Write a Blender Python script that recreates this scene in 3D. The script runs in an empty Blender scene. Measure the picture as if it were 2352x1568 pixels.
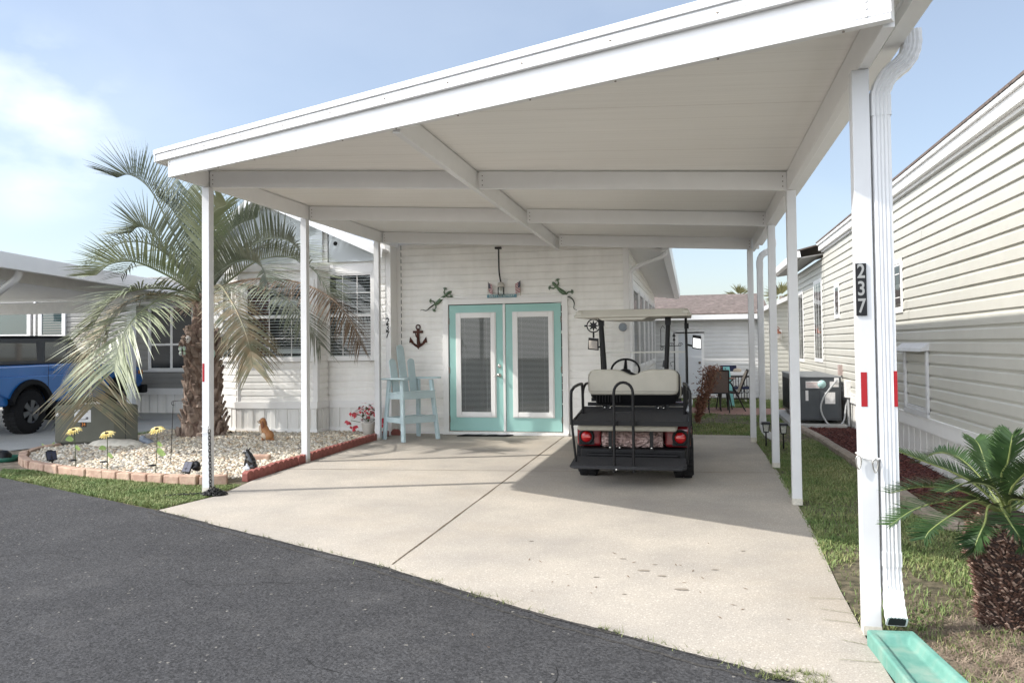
import bpy, math, random
import numpy as np
from mathutils import Vector, Matrix, noise
random.seed(7)
R=math.radians
S=bpy.context.scene
COL=S.collection
# ---------------------------------------------------------------- camera
F_,YAW,PIT,ROL,CY,CH=1800.6,.2286,.0265,-.0116,-39.75,1.45      # fitted on a 2352x1568 picture
fw=Vector((-math.sin(YAW)*math.cos(PIT),math.cos(YAW)*math.cos(PIT),math.sin(PIT)))
rt=Vector((math.cos(YAW),math.sin(YAW),0)); up=rt.cross(fw)
r2=rt*math.cos(ROL)+up*math.sin(ROL); u2=up*math.cos(ROL)-rt*math.sin(ROL)
cd=bpy.data.cameras.new('camera'); cam=bpy.data.objects.new('camera',cd); COL.objects.link(cam)
cd.sensor_width=36; cd.lens=F_/2352*36; cd.shift_y=CY/2352; cd.clip_end=2000; cd.clip_start=.05
cam.matrix_world=Matrix((( r2.x,u2.x,-fw.x,0),(r2.y,u2.y,-fw.y,0),(r2.z,u2.z,-fw.z,CH),(0,0,0,1)))
S.camera=cam
def ray(x,y): return fw+r2*((x-1176)/F_)-u2*((y-784-CY)/F_)
def G(x,y,z=0):
    d=ray(x,y); p=Vector((0,0,CH))+d*((z-CH)/d.z); return p
def at(x,y,Y):
    d=ray(x,y); return Vector((0,0,CH))+d*(Y/d.y)
# ---------------------------------------------------------------- light
EL=R(43.5); SDX,SDY=.942,.336          # sunlight travels this way over the ground
w=bpy.data.worlds.new('World'); S.world=w; w.use_nodes=True
nt=w.node_tree; nt.nodes.clear()
N=nt.nodes.new; L=nt.links.new
o=N('ShaderNodeOutputWorld'); bg=N('ShaderNodeBackground'); sky=N('ShaderNodeTexSky')
sky.sky_type='NISHITA'; sky.sun_disc=False; sky.sun_elevation=EL
sky.sun_rotation=math.atan2(-SDX,-SDY)%(2*math.pi); sky.altitude=0; sky.air_density=1.0; sky.dust_density=1.3; sky.ozone_density=1.4
tc=N('ShaderNodeTexCoord'); mp=N('ShaderNodeMapping'); mp.inputs['Scale'].default_value=(1,1,1.9); mp.inputs['Location'].default_value=(.35,.1,.0)
nz=N('ShaderNodeTexNoise'); nz.inputs['Scale'].default_value=2.1; nz.inputs['Detail'].default_value=7; nz.inputs['Roughness'].default_value=.52; nz.inputs['Distortion'].default_value=.4
cr=N('ShaderNodeValToRGB'); cr.color_ramp.elements[0].position=.50; cr.color_ramp.elements[1].position=.80
L(tc.outputs['Generated'],mp.inputs['Vector']); L(mp.outputs[0],nz.inputs['Vector']); L(nz.outputs['Fac'],cr.inputs[0])
# one soft bank of cloud low on the left
vd=N('ShaderNodeVectorMath'); vd.operation='DOT_PRODUCT'; vd.inputs[1].default_value=ray(70,285).normalized()
L(tc.outputs['Generated'],vd.inputs[0])
mr=N('ShaderNodeMapRange'); mr.interpolation_type='SMOOTHERSTEP'; mr.inputs['From Min'].default_value=.9915; mr.inputs['From Max'].default_value=1.0; mr.inputs['To Max'].default_value=.62
L(vd.outputs['Value'],mr.inputs[0])
nz2=N('ShaderNodeTexNoise'); nz2.inputs['Scale'].default_value=9; nz2.inputs['Detail'].default_value=8
L(mp.outputs[0],nz2.inputs['Vector'])
nr2=N('ShaderNodeMapRange'); nr2.inputs['From Min'].default_value=.38; nr2.inputs['From Max'].default_value=.70; L(nz2.outputs['Fac'],nr2.inputs[0])
mu=N('ShaderNodeMath'); mu.operation='MULTIPLY'; L(mr.outputs[0],mu.inputs[0]); L(nr2.outputs[0],mu.inputs[1])
ad=N('ShaderNodeMath'); ad.operation='MULTIPLY_ADD'; ad.inputs[1].default_value=.13; ad.use_clamp=True
L(cr.outputs[0],ad.inputs[0]); L(mu.outputs[0],ad.inputs[2])
ml=N('ShaderNodeMath'); ml.operation='MULTIPLY_ADD'; ml.inputs[1].default_value=.80; ml.inputs[2].default_value=.20; L(ad.outputs[0],ml.inputs[0])
mx=N('ShaderNodeMixRGB'); mx.inputs[2].default_value=(7.2,7.6,8.0,1)
L(ml.outputs[0],mx.inputs[0]); L(sky.outputs[0],mx.inputs[1]); 
# low broad glow added to the sky behind the camera to brighten shaded faces
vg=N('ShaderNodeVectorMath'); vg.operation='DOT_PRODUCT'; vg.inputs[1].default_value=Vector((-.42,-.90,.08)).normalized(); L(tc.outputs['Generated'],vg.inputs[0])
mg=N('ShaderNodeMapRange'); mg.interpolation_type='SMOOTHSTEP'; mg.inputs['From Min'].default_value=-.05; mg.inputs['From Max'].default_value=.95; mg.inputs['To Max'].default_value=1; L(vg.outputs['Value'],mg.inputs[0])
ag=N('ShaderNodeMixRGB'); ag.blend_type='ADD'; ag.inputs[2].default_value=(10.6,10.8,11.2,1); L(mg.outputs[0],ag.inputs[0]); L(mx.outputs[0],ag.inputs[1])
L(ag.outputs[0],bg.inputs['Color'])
bg.inputs['Strength'].default_value=.112; L(bg.outputs[0],o.inputs[0])
sd=bpy.data.lights.new('sun','SUN'); sd.energy=3.15; sd.angle=R(.5); sd.color=(1,.955,.89)
so=bpy.data.objects.new('sun',sd); COL.objects.link(so)
so.rotation_euler=Vector((SDX*math.cos(EL),SDY*math.cos(EL),-math.sin(EL))).to_track_quat('-Z','Y').to_euler()
vs=S.view_settings; vs.view_transform='Standard'; vs.look='None'; vs.exposure=.69; vs.gamma=1; vs.use_curve_mapping=False
S.cycles.max_bounces=8; S.cycles.diffuse_bounces=4; S.cycles.glossy_bounces=3; S.cycles.transparent_max_bounces=12; S.cycles.transmission_bounces=4
# ---------------------------------------------------------------- materials
MATS={}
def M(name,col,rough=.6,var=.0,scale=8,col2=None,metal=0,bump=0,bscale=60,spec=.4,coat=0,obj=False,att=None,detail=5,stretch=None,streak=0):
    if name in MATS: return MATS[name]
    m=bpy.data.materials.new(name); m.use_nodes=True; n=m.node_tree; b=n.nodes['Principled BSDF']
    b.inputs['Base Color'].default_value=(*col,1); b.inputs['Roughness'].default_value=rough; b.inputs['Metallic'].default_value=metal
    b.inputs['Specular IOR Level'].default_value=spec; b.inputs['Coat Weight'].default_value=coat
    g=n.nodes.new('ShaderNodeNewGeometry'); vec=g.outputs['Position']
    if stretch:
        mpp=n.nodes.new('ShaderNodeMapping'); mpp.inputs['Scale'].default_value=stretch; n.links.new(vec,mpp.inputs[0]); vec=mpp.outputs[0]
    out=None
    if var or col2:
        t=n.nodes.new('ShaderNodeTexNoise'); t.inputs['Scale'].default_value=scale; t.inputs['Detail'].default_value=detail; t.inputs['Roughness'].default_value=.6
        n.links.new(vec,t.inputs['Vector'])
        r=n.nodes.new('ShaderNodeValToRGB'); e=r.color_ramp.elements
        c2=col2 or tuple(min(1,c*(1+var)) for c in col); c1=col if col2 else tuple(c*(1-var) for c in col)
        e[0].position=.34; e[1].position=.66; e[0].color=(*c1,1); e[1].color=(*c2,1)
        n.links.new(t.outputs['Fac'],r.inputs[0]); out=r.outputs[0]
    if att:
        a=n.nodes.new('ShaderNodeAttribute'); a.attribute_name=att
        if out is None: out=a.outputs['Color']
        else:
            q=n.nodes.new('ShaderNodeMixRGB'); q.blend_type='MULTIPLY'; q.inputs[0].default_value=1
            n.links.new(out,q.inputs[1]); n.links.new(a.outputs['Color'],q.inputs[2]); out=q.outputs[0]
    if streak:
        t=n.nodes.new('ShaderNodeTexNoise'); t.inputs['Scale'].default_value=1; t.inputs['Detail'].default_value=4
        mq=n.nodes.new('ShaderNodeMapping'); mq.inputs['Scale'].default_value=(9,9,.7); n.links.new(g.outputs['Position'],mq.inputs[0]); n.links.new(mq.outputs[0],t.inputs['Vector'])
        rr=n.nodes.new('ShaderNodeMapRange'); rr.inputs[1].default_value=.5; rr.inputs[2].default_value=.8; rr.inputs[3].default_value=0; rr.inputs[4].default_value=streak
        n.links.new(t.outputs['Fac'],rr.inputs[0])
        q=n.nodes.new('ShaderNodeMixRGB'); q.inputs[2].default_value=(.42,.38,.31,1); n.links.new(rr.outputs[0],q.inputs[0])
        if out is None: q.inputs[1].default_value=(*col,1)
        else: n.links.new(out,q.inputs[1])
        out=q.outputs[0]
    if out is not None: n.links.new(out,b.inputs['Base Color'])
    if bump:
        t=n.nodes.new('ShaderNodeTexNoise'); t.inputs['Scale'].default_value=bscale; t.inputs['Detail'].default_value=4
        n.links.new(vec,t.inputs['Vector']); bb=n.nodes.new('ShaderNodeBump'); bb.inputs['Strength'].default_value=bump; bb.inputs['Distance'].default_value=.01
        n.links.new(t.outputs['Fac'],bb.inputs['Height']); n.links.new(bb.outputs[0],b.inputs['Normal'])
    MATS[name]=m; return m
def glassmat(name,tint,refl=1.0,opac=.55):
    m=bpy.data.materials.new(name); m.use_nodes=True; n=m.node_tree; n.nodes.clear()
    o=n.nodes.new('ShaderNodeOutputMaterial'); tr=n.nodes.new('ShaderNodeBsdfTransparent'); tr.inputs[0].default_value=(*tint,1)
    gl=n.nodes.new('ShaderNodeBsdfGlossy'); gl.inputs['Roughness'].default_value=.02
    fr=n.nodes.new('ShaderNodeFresnel'); fr.inputs[0].default_value=1.5
    mm=n.nodes.new('ShaderNodeMath'); mm.operation='MULTIPLY_ADD'; mm.inputs[1].default_value=refl; mm.inputs[2].default_value=.04; mm.use_clamp=True
    mi=n.nodes.new('ShaderNodeMixShader'); n.links.new(fr.outputs[0],mm.inputs[0]); n.links.new(mm.outputs[0],mi.inputs[0])
    n.links.new(tr.outputs[0],mi.inputs[1]); n.links.new(gl.outputs[0],mi.inputs[2]); n.links.new(mi.outputs[0],o.inputs[0])
    MATS[name]=m; return m
WHITE=M('white vinyl siding',(.89,.875,.835),.42,.05,3,bump=.05,bscale=30,spec=.35,streak=.10)
CREAM=M('cream vinyl siding',(.54,.53,.475),.42,.03,3,bump=.05,bscale=30,streak=.04)
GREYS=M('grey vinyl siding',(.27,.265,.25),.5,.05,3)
ALU=M('white painted aluminium',(.81,.81,.81),.33,.02,4,spec=.5)
POSTM=M('white painted post',(.63,.635,.64),.36,.03,5,spec=.5,streak=.16)
CEIL=M('off white roof panel',(.88,.865,.83),.45,.03,2,stretch=(.5,14,1))
TRIM=M('white trim',(.83,.82,.80),.4,.02,5)
SKIRT=M('white vertical skirting',(.78,.77,.74),.45,.03,4,streak=.22)
AQUA=M('aqua door paint',(.33,.575,.53),.45,.03,3)
DARK=M('dark interior',(.016,.017,.018),.8)
BLIND=M('white blind slat',(.62,.62,.61),.5)
BLACK=M('black painted steel',(.007,.007,.008),.38,spec=.28)
RUB=M('black rubber',(.009,.009,.010),.9,.25,40,bump=.3,bscale=90)
IRON=M('black wrought iron',(.02,.018,.016),.5)
SCREW=M('screw head',(.2,.17,.14),.5,metal=.6)
GLASS=glassmat('window glass',(.82,.87,.88),1.0)
GLASSD=M('dark tinted glass',(.022,.024,.026),.25,spec=.25)
GLASSDOOR=glassmat('door glass',(.85,.88,.88),.0)
REDREF=M('red reflector tape',(.34,.006,.012),.35)
CHROME=M('satin nickel',(.62,.6,.56),.25,metal=1)
TERRA=M('red concrete edging',(.27,.095,.078),.85,.2,25,bump=.4,bscale=80)
PAVER=M('tan and pink paver stone',(.38,.24,.18),.9,.0,9,col2=(.52,.38,.28),bump=.7,bscale=35)
# concrete with pale aggregate specks, stains
def concrete(name,base,spk=.0,warm=(1,1,1)):
    m=M(name,tuple(b*.86 for b in base),.82,0,.8,col2=tuple(min(1,b*1.13*w_) for b,w_ in zip(base,warm)),bump=.25,bscale=160,spec=.25)
    n=m.node_tree; b=n.nodes['Principled BSDF']; src=b.inputs['Base Color'].links[0].from_socket
    g=n.nodes.new('ShaderNodeNewGeometry')
    t=n.nodes.new('ShaderNodeTexNoise'); t.inputs['Scale'].default_value=120; t.inputs['Detail'].default_value=2; n.links.new(g.outputs['Position'],t.inputs['Vector'])
    rr=n.nodes.new('ShaderNodeMapRange'); rr.inputs[1].default_value=.35; rr.inputs[2].default_value=.65; rr.inputs[3].default_value=.86; rr.inputs[4].default_value=1.12
    n.links.new(t.outputs['Fac'],rr.inputs[0])
    q=n.nodes.new('ShaderNodeMixRGB'); q.blend_type='MULTIPLY'; q.inputs[0].default_value=1; n.links.new(src,q.inputs[1]); n.links.new(rr.outputs[0],q.inputs[2]); out=q.outputs[0]
    # pale shells
    v=n.nodes.new('ShaderNodeTexVoronoi'); v.inputs['Scale'].default_value=42; n.links.new(g.outputs['Position'],v.inputs['Vector'])
    t2=n.nodes.new('ShaderNodeTexNoise'); t2.inputs['Scale'].default_value=.8; t2.inputs['Detail'].default_value=3; n.links.new(g.outputs['Position'],t2.inputs['Vector'])
    th=n.nodes.new('ShaderNodeMath'); th.operation='MULTIPLY'; th.inputs[1].default_value=.42; n.links.new(t2.outputs['Fac'],th.inputs[0])
    lt=n.nodes.new('ShaderNodeMath'); lt.operation='LESS_THAN'; n.links.new(v.outputs['Distance'],lt.inputs[0]); n.links.new(th.outputs[0],lt.inputs[1])
    sm=n.nodes.new('ShaderNodeMath'); sm.operation='MULTIPLY'; sm.inputs[1].default_value=spk; n.links.new(lt.outputs[0],sm.inputs[0])
    q2=n.nodes.new('ShaderNodeMixRGB'); q2.inputs[2].default_value=(.72,.68,.60,1); n.links.new(sm.outputs[0],q2.inputs[0]); n.links.new(out,q2.inputs[1]); out=q2.outputs[0]
    # tan and grey stains, in streaks along the slab
    for sc,lo,hi,c,amt in ((.55,.5,.75,(.42,.34,.24),.30),(1.3,.58,.74,(.27,.25,.22),.22),(3.2,.66,.74,(.2,.18,.15),.25)):
        t3=n.nodes.new('ShaderNodeTexNoise'); t3.inputs['Scale'].default_value=sc; t3.inputs['Detail'].default_value=6; t3.inputs['Roughness'].default_value=.65
        mq=n.nodes.new('ShaderNodeMapping'); mq.inputs['Location'].default_value=(sc*3,1,0); n.links.new(g.outputs['Position'],mq.inputs[0]); n.links.new(mq.outputs[0],t3.inputs['Vector'])
        r3=n.nodes.new('ShaderNodeMapRange'); r3.inputs[1].default_value=lo; r3.inputs[2].default_value=hi; r3.inputs[4].default_value=amt; n.links.new(t3.outputs['Fac'],r3.inputs[0])
        q3=n.nodes.new('ShaderNodeMixRGB'); q3.inputs[2].default_value=(*c,1); n.links.new(r3.outputs[0],q3.inputs[0]); n.links.new(out,q3.inputs[1]); out=q3.outputs[0]
    n.links.new(out,b.inputs['Base Color']); return m
CONC=concrete('driveway concrete',(.39,.36,.32),.40,(1.02,1,.96))
CONC2=concrete('neighbour concrete',(.42,.42,.40),.15)
def asphaltmat():
    m=M('asphalt',(.040,.040,.042),.9,0,1.1,col2=(.052,.052,.054),bump=.9,bscale=70,spec=.3)
    n=m.node_tree; b=n.nodes['Principled BSDF']; src=b.inputs['Base Color'].links[0].from_socket; g=n.nodes.new('ShaderNodeNewGeometry')
    v=n.nodes.new('ShaderNodeTexVoronoi'); v.inputs['Scale'].default_value=85; n.links.new(g.outputs['Position'],v.inputs['Vector'])
    rr=n.nodes.new('ShaderNodeMapRange'); rr.inputs[1].default_value=0; rr.inputs[2].default_value=1; rr.inputs[3].default_value=.6; rr.inputs[4].default_value=1.5
    sx=n.nodes.new('ShaderNodeSeparateColor'); n.links.new(v.outputs['Color'],sx.inputs[0]); n.links.new(sx.outputs[0],rr.inputs[0])
    q=n.nodes.new('ShaderNodeMixRGB'); q.blend_type='MULTIPLY'; q.inputs[0].default_value=1; n.links.new(src,q.inputs[1]); n.links.new(rr.outputs[0],q.inputs[2]); out=q.outputs[0]
    # rare pale chips + dusty scuffs
    lt=n.nodes.new('ShaderNodeMath'); lt.operation='GREATER_THAN'; lt.inputs[1].default_value=.9975; n.links.new(sx.outputs[1],lt.inputs[0])
    q2=n.nodes.new('ShaderNodeMixRGB'); q2.inputs[2].default_value=(.20,.19,.17,1); n.links.new(lt.outputs[0],q2.inputs[0]); n.links.new(out,q2.inputs[1]); out=q2.outputs[0]
    t=n.nodes.new('ShaderNodeTexNoise'); t.inputs['Scale'].default_value=1.7; t.inputs['Detail'].default_value=9; t.inputs['Roughness'].default_value=.72; n.links.new(g.outputs['Position'],t.inputs['Vector'])
    r3=n.nodes.new('ShaderNodeMapRange'); r3.inputs[1].default_value=.52; r3.inputs[2].default_value=.78; r3.inputs[4].default_value=.30; n.links.new(t.outputs['Fac'],r3.inputs[0])
    q3=n.nodes.new('ShaderNodeMixRGB'); q3.inputs[2].default_value=(.16,.155,.15,1); n.links.new(r3.outputs[0],q3.inputs[0]); n.links.new(out,q3.inputs[1])
    n.links.new(q3.outputs[0],b.inputs['Base Color']); return m
ASPH=asphaltmat()
SAND=M('sandy soil',(.12,.10,.07),.95,0,9,col2=(.32,.27,.20),bump=.8,bscale=40,detail=8)
LAWN=M('lawn soil',(.045,.042,.025),.95,0,16,col2=(.17,.145,.095),bump=.8,bscale=40,detail=8)
GRASSM=M('grass blade',(.10,.175,.045),.6,0,1.6,col2=(.22,.26,.10),att='tint')
GRAVM=M('river pebble',(1,1,1),.7,.06,30,att='tint')
MULCHM=M('bark mulch chip',(1,1,1),.85,.2,30,att='tint')
# ---------------------------------------------------------------- mesh builder
OFF={}
class MB:
    def __init__(s): s.v=[]; s.f=[]; s.sm=[]
    def add(s,vs,fs,smooth=False):
        k=len(s.v); s.v+= [tuple(p) for p in vs]; s.f+= [tuple(i+k for i in f) for f in fs]; s.sm+= [smooth]*len(fs); return s
    def box(s,x0,x1,y0,y1,z0,z1):
        v=[(x,y,z) for z in (z0,z1) for y in (y0,y1) for x in (x0,x1)]
        return s.add(v,[(0,2,3,1),(4,5,7,6),(0,1,5,4),(1,3,7,5),(3,2,6,7),(2,0,4,6)])
    def obox(s,c,ax,ay,az):       # centre + three half-axis vectors
        c,ax,ay,az=map(Vector,(c,ax,ay,az))
        v=[c+ax*i+ay*j+az*k for k in (-1,1) for j in (-1,1) for i in (-1,1)]
        return s.add(v,[(0,2,3,1),(4,5,7,6),(0,1,5,4),(1,3,7,5),(3,2,6,7),(2,0,4,6)])
    def beam(s,p,q,wd,ht,upv=(0,0,1)):   # box from p to q; p,q at the middle of its axis
        p,q=Vector(p),Vector(q); d=q-p; u=Vector(upv); sd=d.cross(u).normalized(); u=sd.cross(d).normalized()
        return s.obox((p+q)/2,d/2,sd*wd/2,u*ht/2)
    def prism(s,poly,vec,smooth=False):  # closed polygon of 3D points extruded by vec
        vec=Vector(vec); n=len(poly); a=[Vector(p) for p in poly]
        return s.add(a+[p+vec for p in a],[tuple(range(n))[::-1],tuple(range(n,2*n))]+[(i,(i+1)%n,n+(i+1)%n,n+i) for i in range(n)],smooth)
    def tube(s,pts,r,n=8,cap=True,smooth=True,flat=None,upv=(0,0,1)):
        pts=[Vector(p) for p in pts]; m=len(pts); rs=r if isinstance(r,(list,tuple)) else [r]*m
        prev=None; rings=[]
        for i,p in enumerate(pts):
            d=(pts[min(i+1,m-1)]-pts[max(i-1,0)]).normalized()
            if prev is None:
                u=Vector(upv); 
                if abs(u.dot(d))>.95: u=Vector((1,0,0))
                u=(u-d*u.dot(d)).normalized()
            else:
                u=(prev-d*prev.dot(d)).normalized()
            prev=u; b=d.cross(u)
            rings.append([p+(u*math.cos(2*math.pi*k/n)*rs[i]*(flat or 1)+b*math.sin(2*math.pi*k/n)*rs[i]) for k in range(n)])
        v=[q for rg in rings for q in rg]
        f=[(i*n+k,i*n+(k+1)%n,(i+1)*n+(k+1)%n,(i+1)*n+k) for i in range(m-1) for k in range(n)]
        s.add(v,f,smooth)
        if cap: s.add(rings[0],[tuple(range(n))[::-1]]); s.add(rings[-1],[tuple(range(n))])
        return s
    def sect(s,pts,prof,frames,smooth=False):  # sweep a closed 2D profile with explicit (a,b) axes
        n=len(prof); v=[]
        for p,(a,b) in zip(pts,frames):
            v+=[Vector(p)+Vector(a)*x+Vector(b)*y for x,y in prof]
        f=[(i*n+k,i*n+(k+1)%n,(i+1)*n+(k+1)%n,(i+1)*n+k) for i in range(len(pts)-1) for k in range(n)]
        f+=[tuple(range(n))[::-1],tuple(range(len(v)-n,len(v)))]
        return s.add(v,f,smooth)
    def cyl(s,p,q,r,n=16,smooth=True): return s.tube([p,q],r,n,True,smooth)
    def ell(s,c,r,n=12,m=8,rot=None,jit=0):
        c=Vector(c); v=[]; 
        for i in range(m+1):
            t=math.pi*i/m
            for k in range(n):
                a=2*math.pi*k/n; q=Vector((r[0]*math.sin(t)*math.cos(a),r[1]*math.sin(t)*math.sin(a),r[2]*math.cos(t)))
                if jit: q*=1+random.uniform(-jit,jit)
                if rot: q=rot@q
                v.append(c+q)
        return s.add(v,[(i*n+k,(i+1)*n+k,(i+1)*n+(k+1)%n,i*n+(k+1)%n) for i in range(m) for k in range(n)],True)
    def lathe(s,c,prof,n=20,axis=(0,0,1),smooth=True):
        c=Vector(c); ax=Vector(axis).normalized(); u=ax.orthogonal().normalized(); b=ax.cross(u); v=[]
        for r,h in prof: v+=[c+ax*h+(u*math.cos(2*math.pi*k/n)+b*math.sin(2*math.pi*k/n))*r for k in range(n)]
        return s.add(v,[(i*n+k,i*n+(k+1)%n,(i+1)*n+(k+1)%n,(i+1)*n+k) for i in range(len(prof)-1) for k in range(n)],smooth)
    def sheet(s,poly,z): return s.add([(p[0],p[1],z) for p in poly],[tuple(range(len(poly)))])
def part(name,mb,mat,parent=None,bevel=0,seg=2,label=None,remesh=0,solid=0):
    off=Vector((0,0,0))
    if parent is not None: off=OFF.get(parent.name,off)
    me=bpy.data.meshes.new(name); me.from_pydata([tuple(Vector(p)-off) for p in mb.v],[],mb.f)
    me.polygons.foreach_set('use_smooth',mb.sm); me.materials.append(mat); me.update()
    ob=bpy.data.objects.new(name,me); COL.objects.link(ob)
    if parent is not None: ob.parent=parent; OFF[ob.name]=off
    if remesh:
        md=ob.modifiers.new('r','REMESH'); md.mode='VOXEL'; md.voxel_size=remesh; md.use_smooth_shade=True
        md=ob.modifiers.new('s','SMOOTH'); md.iterations=3
    if bevel:
        md=ob.modifiers.new('b','BEVEL'); md.width=bevel; md.segments=seg; md.limit_method='ANGLE'; md.angle_limit=R(35)
    if label: ob['label']=label
    return ob
def tag(o,label,cat,group=None,kind=None):
    o['label']=label; o['category']=cat
    if group: o['group']=group
    if kind: o['kind']=kind
    return o
def thing(name,label,cat,loc=(0,0,0),group=None):      # an Empty at the thing's base; parts below are given in world coordinates
    o=bpy.data.objects.new(name,None); COL.objects.link(o); o.location=loc; o.empty_display_size=.2
    OFF[o.name]=Vector(loc); return tag(o,label,cat,group)
def structure(name,mb,mat,kind='structure'):
    o=part(name,mb,mat); o['kind']=kind; return o
def npmesh(name,V,Fa,mat,tint=None,smooth=False,kind='stuff',parent=None):
    me=bpy.data.meshes.new(name); V=np.asarray(V,np.float32); Fa=np.asarray(Fa,np.int32); k=Fa.shape[1]
    me.vertices.add(len(V)); me.vertices.foreach_set('co',V.ravel())
    me.loops.add(Fa.size); me.loops.foreach_set('vertex_index',Fa.ravel())
    me.polygons.add(len(Fa)); me.polygons.foreach_set('loop_start',np.arange(0,Fa.size,k,dtype=np.int32)); me.polygons.foreach_set('loop_total',np.full(len(Fa),k,np.int32))
    me.polygons.foreach_set('use_smooth',np.full(len(Fa),smooth))
    if tint is not None:
        a=me.color_attributes.new('tint','FLOAT_COLOR','POINT'); t=np.ones((len(V),4),np.float32); t[:,:3]=tint; a.data.foreach_set('color',t.ravel())
    me.materials.append(mat); me.update(calc_edges=True); me.validate()
    o=bpy.data.objects.new(name,me); COL.objects.link(o)
    if kind: o['kind']=kind
    return o
def text(name,s,size,mat,parent,loc,ex=.002,rot=(R(90),0,0),w=1,space=1,bold=0,label=None):
    c=bpy.data.curves.new('t','FONT'); c.body=s; c.size=size; c.extrude=ex; c.align_x='CENTER'; c.align_y='CENTER'; c.space_character=space; c.offset=bold
    o=bpy.data.objects.new('t',c); COL.objects.link(o); dg=bpy.context.evaluated_depsgraph_get()
    me=bpy.data.meshes.new_from_object(o.evaluated_get(dg)); bpy.data.objects.remove(o); bpy.data.curves.remove(c)
    me.materials.clear(); me.materials.append(mat); me.name=name
    from mathutils import Euler
    me.transform(Matrix.Translation(Vector(loc)-OFF.get(parent.name,Vector()) if parent else Vector(loc))@Euler(rot).to_matrix().to_4x4()@Matrix.Diagonal((w,1,1,1)))
    ob=bpy.data.objects.new(name,me); COL.objects.link(ob)
    if parent: ob.parent=parent; OFF[ob.name]=OFF.get(parent.name,Vector())
    return ob
def cat(P,n):     # Catmull-Rom through points
    P=[Vector(p) for p in P]; P=[P[0]*2-P[1]]+P+[P[-1]*2-P[-2]]; out=[]
    m=len(P)-3
    for i in range(n):
        t=i/(n-1)*m; k=min(int(t),m-1); t-=k; a,b,c,d=P[k:k+4]
        out.append(.5*((2*b)+(c-a)*t+(2*a-5*b+4*c-d)*t*t+(3*b-a-3*c+d)*t**3))
    return out
def siding(mb,p0,p1,z0,z1,ex,rng=None,depth=.018,dutch=True):
    p0=Vector((*p0,0)); p1=Vector((*p1,0)); Lw=(p1-p0).length; u=(p1-p0)/Lw; n=Vector((u.y,-u.x,0))
    z=z0; row=0
    while z<z1-.005:
        zt=min(z+ex,z1); row+=1; lap=random.uniform(.3,3.4)
        lv=[(z,0),(z+.0005,depth),(z+(zt-z)*.5,depth*.72),(zt,.001)] if not dutch else [(z,0),(z+.0005,depth),(z+(zt-z)*.68,depth*.92),(z+(zt-z)*.82,.003),(zt,.001)]
        if rng is not None:
            v=[]
            for zz,dd in lv:
                a,b=rng(zz,Lw)
                v+=[p0+u*a+n*dd+Vector((0,0,zz)),p0+u*b+n*dd+Vector((0,0,zz))]
            mb.add(v,[(2*i,2*i+1,2*i+3,2*i+2) for i in range(len(lv)-1)])
        else:      # panels of about 3.6 m, lapped end over end, faintly wavy
            a=0; b=min(lap,Lw); k=0
            while a<Lw-.001:
                nn_=max(1,int((b-a)/.35)); o_=.0022*(k%2)
                for q in range(nn_):
                    v=[]
                    for zz,dd in lv:
                        for t_ in (q,q+1):
                            s_=a+(b-a)*t_/nn_; wv=.0016*noise.noise((s_*1.1,row*3.7,k)) if dd>.002 else 0
                            v.append(p0+u*s_+n*(dd+o_+wv)+Vector((0,0,zz+(.0022*noise.noise((s_*.8,row*2.1,9)) if 0 else 0))))
                    mb.add(v,[(2*i,2*i+1,2*i+3,2*i+2) for i in range(len(lv)-1)])
                a=b; b=min(b+3.66,Lw); k+=1
        z+=ex
    return mb
def skirting(mb,p0,p1,z0,z1,pitch=.2,depth=.02):
    p0=Vector((*p0,0)); p1=Vector((*p1,0)); Lw=(p1-p0).length; u=(p1-p0)/Lw; n=Vector((u.y,-u.x,0)); a=0; prof=[]
    while a<Lw:
        prof+=[(a,depth),(a+pitch*.42,depth),(a+pitch*.46,.004),(a+pitch*.66,.004),(a+pitch*.70,depth*.6),(a+pitch*.96,depth*.6)]; a+=pitch
    prof=[q for q in prof if q[0]<=Lw]+[(Lw,depth)]
    v=[]
    for a,d in prof: v+=[p0+u*a+n*d+Vector((0,0,z0)),p0+u*a+n*d+Vector((0,0,z1))]
    mb.add(v,[(2*i,2*i+2,2*i+3,2*i+1) for i in range(len(prof)-1)])
    return mb
def wallbox(mb,p0,p1,z0,z1,th=.1,off=0.0):      # solid wall behind the siding; front face at -off
    p0=Vector((*p0,z0)); p1=Vector((*p1,z0)); u=(p1-p0).normalized(); n=Vector((u.y,-u.x,0))
    a=p0-n*(off+.002); b=p1-n*(off+.002)
    return mb.prism([a,b,b-n*th,a-n*th],(0,0,z1-z0))
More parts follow.
